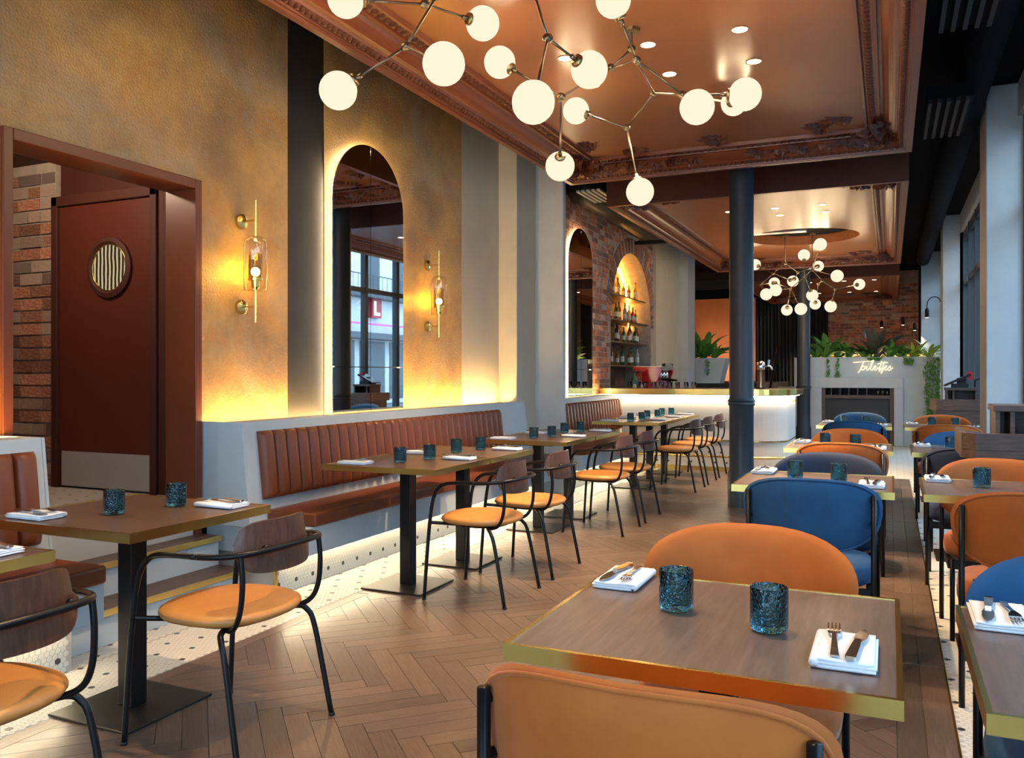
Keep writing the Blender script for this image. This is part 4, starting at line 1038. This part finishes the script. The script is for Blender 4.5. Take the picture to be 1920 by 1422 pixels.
# ================================================================== CEILING EQUIPMENT
def grille(x0, x1, y0, y1, z, label):
    t = thing('ceiling_grille', label, 'air vent', ((x0 + x1) / 2, (y0 + y1) / 2, z))
    w, d = (x1 - x0) / 2, (y1 - y0) / 2
    MB().box(-w, w, -d, d, .03, .14).build('duct_box', ceil_blk, t)
    gm = M('vent_%d' % len(MATS), (.007, .007, .008), .7)
    for k in range(5): MB().box(-w + k * 2 * w / 5 + .01, -w + (k + .55) * 2 * w / 5, -d, d, 0, .03).build('slat', gm, t)
def at_zp(u, v, z): p = at_z(u, v, z); return p.x, p.y
grille(.27, .60, 4.7, 5.9, 3.42, 'black slatted ceiling vent near the right pillar top'); grille(.27, .60, 7.4, 8.5, 3.42, 'second black slatted ceiling vent farther along')
dk = MB().tube([(.64, 3.0, 3.72), (.64, 19.8, 3.72)], .14, 14).build('air_duct', ceil_blk, None, True); tag(dk, 'long round black air duct above the window row', 'duct')
dl = thing('duct_outlet', 'dark round duct with pale slotted outlet above the far banquette', 'duct', (-3.3, 10.1, 3.45))
MB().tube([(-.1, 3.0, .1), (-.1, -.5, .1)], .20, 18).build('duct', M('dark_duct', (.05, .05, .05), .4, .5), dl, True)
for k in range(5): MB().box(.08 + k * .06, .115 + k * .06, -1.2, -.55, -.12, -.10).build('slat', plaster, dl)
tr = MB().box(-3.6, -2.95, 12.6, 12.68, 3.28, 3.34).build('cable_tray', steel_blk); tag(tr, 'short black cable tray hung before the brick wall', 'cable tray')
for a, b in ((-3.5, 12.64), (-3.05, 12.64)): MB().tube([(a, b, 3.34), (a, b, CEIL)], .006, 6).build('hanger', steel_blk, tr)
# recessed downlights
def downlight(x, y, label, power=1.):
    t = thing('downlight', label, 'downlight', (x, y, 3.30), 0, 'recessed downlights')
    MB().lathe([(.045, -.001), (.052, -.004), (.052, .0), (.045, .0)], 20).build('trim_ring', terra_soff, t)
    MB().lathe([(.044, -.0025), (.044, -.0015)], 20).build('lens', lens_m, t)
    l = bpy.data.lights.new('downlight_lamp', 'SPOT'); l.energy = K_SPOT * power; l.color = (1, .70, .42); l.spot_size = 1.5; l.spot_blend = .7; l.shadow_soft_size = .04
    lo = bpy.data.objects.new('lamp', l); COL.objects.link(lo); lo.parent = t; lo.location = (0, 0, -.02)
for y, rn in ((5.02, 'front row'), (5.57, 'back row')):
    for x, cn_ in ((-1.89, 'left'), (-1.35, 'middle'), (-.80, 'right')):
        downlight(x, y, 'recessed downlight in the nearest ceiling, %s of the %s' % (cn_, rn))
for y, rn in ((2.3, 'nearer the viewer'),):
    for x, cn_ in ((-1.89, 'left'), (-.80, 'right')): downlight(x, y, 'recessed downlight overhead out of frame, %s' % cn_)
for y, rn in ((10.6, 'front row'), (11.1, 'back row')):
    for x, cn_ in ((-1.82, 'left'), (-1.27, 'middle'), (-.73, 'right')):
        downlight(x, y, 'recessed downlight in the bar ceiling, %s of the %s' % (cn_, rn), .8)
for i, x in enumerate((-1.6, -.9, -.3)): downlight(x, 19.5, 'added downlight in the rear ceiling, %s from the left' % ordn[i], 2.2)  # extra downlights added to lift the dark rear area
for i, x in enumerate((-1.6, -.9, -.3)): downlight(x, 22.2, 'added downlight close to the rear brick, %s from the left' % ordn[i], 1.4)  # second added row, brightens the rear brick and curtain

# ================================================================== CHANDELIERS
GD = .18
def chandelier(label, globes, joints, rods, stems, base, top_z):
    t = thing('globe_chandelier', label, 'chandelier', base)
    B = Vector(base); J = {}; gob = {}
    for n_, (u, v, px_) in globes.items(): J[n_] = at_d(u, v, F * GD / px_)
    for n_, (u, v, d) in joints.items(): J[n_] = at_d(u, v, d)
    for n_, (u, v, px_) in globes.items():
        gob[n_] = MB().sphere(J[n_] - B, GD / 2, 24, 14).build('globe', globe_m, t, True)
        l = bpy.data.lights.new('globe_lamp', 'POINT'); l.energy = K_LAMP; l.color = (1, .70, .40); l.shadow_soft_size = GD / 2 + .012
        lo = bpy.data.objects.new('globe_lamp', l); COL.objects.link(lo); lo.parent = t; lo.location = J[n_] - B
    for a, b in rods:
        A, C = J[a], J[b]; end = C
        if b in globes:
            dr = (C - A).normalized(); end = C - dr * (GD / 2 - .006)
            MB().lathe([(.030, -.012), (.034, 0), (.030, .006)], 16, end - dr * .004 - B, rot_to(dr)).build('globe_cap', brass_d, gob[b], True)
            MB().lathe([(.012, -.05), (.012, -.008)], 10, end - B, rot_to(dr)).build('socket', gunmetal, gob[b], True)
        MB().tube([A - B, end - B], .0065, 8).build('rod', gunmetal, t, True)
    for n_ in joints:
        MB().sphere(J[n_] - B, .020, 12, 8).build('joint', gunmetal, t, True)
        MB().lathe([(.024, -.007), (.024, .007)], 14, J[n_] - B, rot_to((.4, -.8, .3))).build('joint_disc', brass_d, t, True)
    for n_ in stems:
        p = J[n_]; MB().tube([p - B, Vector((p.x, p.y, top_z)) - B], .008, 8).build('stem', gunmetal, t); MB().lathe([(.05, -.02), (.05, 0)], 16, Vector((p.x, p.y, top_z)) - B).build('ceiling_rose', brass_d, t)
    return t
G1 = {'a': (634, 170, 71), 'b': (832, 120, 80), 'c': (648, -1, 68), 'd': (905, 44, 63), 'e': (937, 117, 59), 'f': (1000, 192, 81), 'g': (1105, 131, 69), 'h': (1080, 208, 49), 'i': (1050, 312, 55), 'j': (1200, 360, 52), 'k': (1150, 0, 66), 'l': (1307, 201, 65), 'm': (1397, 177, 61), 'n': (1376, 193, 48)}
J1 = {'1': (762, 87, 4.0), '2': (797, 8, 4.25), '2b': (818, -6, 4.2), '3': (1027, 72, 3.9), '3b': (1003, -8, 4.0), '4': (1052, 182, 4.6), '5': (1193, 113, 4.4), '5b': (1184, 92, 4.9), '5c': (1146, 127, 4.9), '6': (1226, 175, 5.3), '7': (1175, 240, 5.6), '8': (1280, 178, 4.7)}
R1 = [('1', 'a'), ('1', 'b'), ('1', '2b'), ('2', 'c'), ('2', 'd'), ('2', '2b'), ('3', 'g'), ('3', 'f'), ('3', '3b'), ('4', 'e'), ('4', '5c'), ('4', 'i'), ('5c', '5'), ('5c', '5b'), ('5', 'k'), ('5', '8'), ('5', '6'), ('6', '8'), ('6', '7'), ('7', 'h'), ('7', 'j'), ('8', 'l'), ('8', 'm'), ('8', 'n'), ('2b', '3b')]
b1 = at_d(1184, 92, 4.9)
chandelier('large branching chandelier with opal globes, nearest', G1, J1, R1, ['5b', '3b', '2b'], (b1.x, b1.y, 2.2), 3.30)
q = lambda a, b, c: (1400 + a / 7.9, 430 + b / 7.9, c / 7.9)
G2 = {'a': q(125, 525, 165), 'b': q(410, 795, 160), 'c': q(430, 905, 175), 'd': q(290, 965, 175), 'e': q(685, 770, 165), 'f': q(595, 1197, 165), 'g': q(803, 1182, 178), 'h': q(848, 385, 172), 'i': q(1090, 225, 185), 'j': q(1060, 548, 160), 'k': q(1340, 693, 182), 'l': q(1668, 817, 165), 'm': q(1243, 1145, 172), 'n': q(972, 980, 172), 'o': q(1015, 1110, 160)}
j2 = lambda a, b, d: (1400 + a / 7.9, 430 + b / 7.9, d)
J2 = {'1': j2(395, 655, 13.1), '2': j2(205, 822, 13.0), '3': j2(570, 505, 13.0), '4': j2(650, 880, 12.9), '5': j2(862, 700, 12.8), '6': j2(970, 600, 12.8), '7': j2(1120, 765, 12.9), '8': j2(1310, 890, 12.9), '9': j2(760, 640, 13.2), '10': j2(1060, 815, 13.1)}
R2 = [('1', 'a'), ('1', 'e'), ('1', '2'), ('1', '3'), ('2', 'd'), ('2', 'b'), ('3', '9'), ('9', 'j'), ('9', 'e'), ('4', 'c'), ('4', 'f'), ('4', 'g'), ('4', 'b'), ('5', 'h'), ('5', 'n'), ('5', '6'), ('5', '4'), ('6', '7'), ('6', 'k'), ('7', '8'), ('7', '10'), ('10', 'o'), ('8', 'l'), ('8', 'm'), ('6', 'i'), ('6', 'j')]
b2 = at_d(1484, 530, 12.9)
chandelier('farther branching chandelier with opal globes below the round recess', G2, J2, R2, ['3', '6'], (b2.x, b2.y, 2.3), 3.44)

# ================================================================== WALL LIGHTS
def sconce(y, label):
    t = thing('wall_sconce', label, 'wall light', (XL, y, 1.97), 0, 'brass and glass wall lights')
    RY = Matrix.Rotation(PI / 2, 4, 'Y'); e = .125
    for z in (.265, -.27):
        MB().lathe([(.046, .0), (.046, .022), (.040, .026)], 24, (.001, 0, z), RY).build('wall_plate', brass, t, True, auto=.6)
        MB().tube([(.02, 0, z), (e, 0, z)], .005, 8).build('arm', brass, t)
    MB().tube([(e, 0, .39), (e, 0, .165)], .005, 8).build('upper_rod', brass, t); MB().tube([(e, 0, -.37), (e, 0, -.165)], .005, 8).build('lower_rod', brass, t)
    MB().lathe([(.072, -.17), (.072, .10), (.066, .135), (.048, .16), (.02, .17), (.018, .168), (.045, .157), (.064, .133), (.0695, .10), (.0695, -.17)], 28, (e, 0, 0)).build('glass_dome', pane_mat('sconce_glass', (.985, .98, .96)), t, True)
    MB().lathe([(.042, -.09), (.042, .06), (.0405, .06), (.0405, -.09)], 24, (e, 0, 0)).build('mesh_cylinder', pane_mat('amber_mesh', (1., .92, .68)), t, True)
    MB().lathe([(.044, -.11), (.044, -.092), (.025, -.092), (.025, -.15), (.012, -.165)], 20, (e, 0, 0)).build('lamp_holder', brass, t, True, auto=.6)
    MB().sphere((e, 0, -.055), .028, 14, 10).build('bulb', bulb_m, t, True)
    l = bpy.data.lights.new('sconce_lamp', 'POINT'); l.energy = 30; l.color = (1, .62, .10); l.shadow_soft_size = .033
    lo = bpy.data.objects.new('lamp', l); COL.objects.link(lo); lo.parent = t; lo.location = (e, 0, -.055)
sconce(4.08, 'brass and glass wall light left of the black strip'); sconce(6.40, 'brass and glass wall light right of the arched mirror')
# small black spot lamps at the rear
for u_, v_, dd, lab in ((1653, 608, 19.5, 'left'), (1693, 603, 18.5, 'middle'), (1715, 613, 18.0, 'right')):
    p = at_d(u_, v_, dd); t = thing('pendant_lamp', 'small black cylinder pendant before the rear brick wall, %s of three' % lab, 'pendant', p, 0, 'small black pendants')
    l = bpy.data.lights.new('pendant_lamp', 'SPOT'); l.energy = 60; l.color = (1, .74, .45); l.spot_size = 1.9; l.spot_blend = .6; lo = bpy.data.objects.new('lamp', l); COL.objects.link(lo); lo.parent = t; lo.location = (0, 0, -.1)
    MB().lathe([(.035, -.08), (.035, .06), (.012, .09)], 12).build('shade', steel_blk, t, True); MB().tube([(0, 0, .08), (0, 0, (3.30 if p.x < .0 else CEIL) - p.z)], .004, 6).build('cord', steel_blk, t); MB().lathe([(.028, -.082), (.028, -.078)], 12).build('lens', lens_m, t)
p = at_y(1738, 585, 19.85)
gl = thing('gooseneck_lamp', 'black gooseneck wall lamp on the pale blue rear wall', 'wall light', p)
MB().tube(smooth_path([(.27, .15, .22), (.2, .0, .30), (.08, 0, .30), (.01, 0, .20), (0, 0, .05)], 6), .010, 8).build('neck', steel_blk, gl, True); MB().lathe([(.04, -.12), (.04, .04), (.015, .08)], 14).build('shade', steel_blk, gl, True); MB().lathe([(.034, -.122), (.034, -.118)], 12).build('lens', lens_m, gl)

lt = thing('ceiling_lamp', 'small round ceiling lamp in the landing behind the doorway', 'ceiling lamp', (-4.7, 3.1, 2.78))
MB().lathe([(.10, -.03), (.11, 0)], 20).build('housing', brass_d, lt); MB().lathe([(.085, -.034), (.085, -.031)], 20).build('diffuser', lens_m, lt)
l = bpy.data.lights.new('landing_lamp', 'POINT'); l.energy = 9; l.color = (1, .78, .55); l.shadow_soft_size = .05; l.energy = 48; lo = bpy.data.objects.new('lamp', l); COL.objects.link(lo); lo.parent = lt; lo.location = (0, 0, -.1)

# ================================================================== STREET OUTSIDE (seen through panes and in the mirror)
struct(MB().box(1.4, 17, -12, 36, -.2, -.02).build('street', street_m), 'street outside the windows')
fb = thing('street_building', 'pale stone building across the street with shopfront', 'building', (13, 12, 0))
MB().box(0, 2, -22, 22, 0, 8.5).build('wall', facade_m, fb)
for k in range(-9, 10):
    MB().box(-.02, .05, k * 2.3 - .55, k * 2.3 + .55, 4.7, 6.9).build('window', shop_m, fb)
    MB().box(-.03, .05, k * 2.3 - .95, k * 2.3 + .95, .2, 2.7).build('shop_window', shop_m, fb)
    if k % 2 == 0:
        MB().box(-.25, 0, k * 2.3 - .35, k * 2.3 + .35, 3.7, 4.5).build('sign_box', M('sign_red_%d' % k, (.35, .03, .04), .5), fb)
        sg = MB().box(-.27, -.25, k * 2.3 - .22, k * 2.3 - .10, 3.8, 4.4).box(-.27, -.25, k * 2.3 - .22, k * 2.3 + .2, 3.8, 3.92).build('sign_letter', emit('sign_white_%d' % k, (1, 1, 1), 3), fb)
MB().box(-.8, 0, -22, 22, 2.75, 3.0).build('awning', shop_m, fb); MB().box(-.5, -.45, -22, 22, 3.35, 3.42).build('neon_line', emit('violet_neon', (.45, .15, 1), 3), fb)
for k in range(-60, 60): MB().tube([(-.55, k * .36, 4.62), (-.55, k * .36, 5.4)], .012, 4).build('baluster', frame_m, fb)
MB().box(-.6, 0, -22, 22, 4.5, 4.62).box(-.57, -.53, -22, 22, 5.4, 5.44).build('balcony', frame_m, fb)
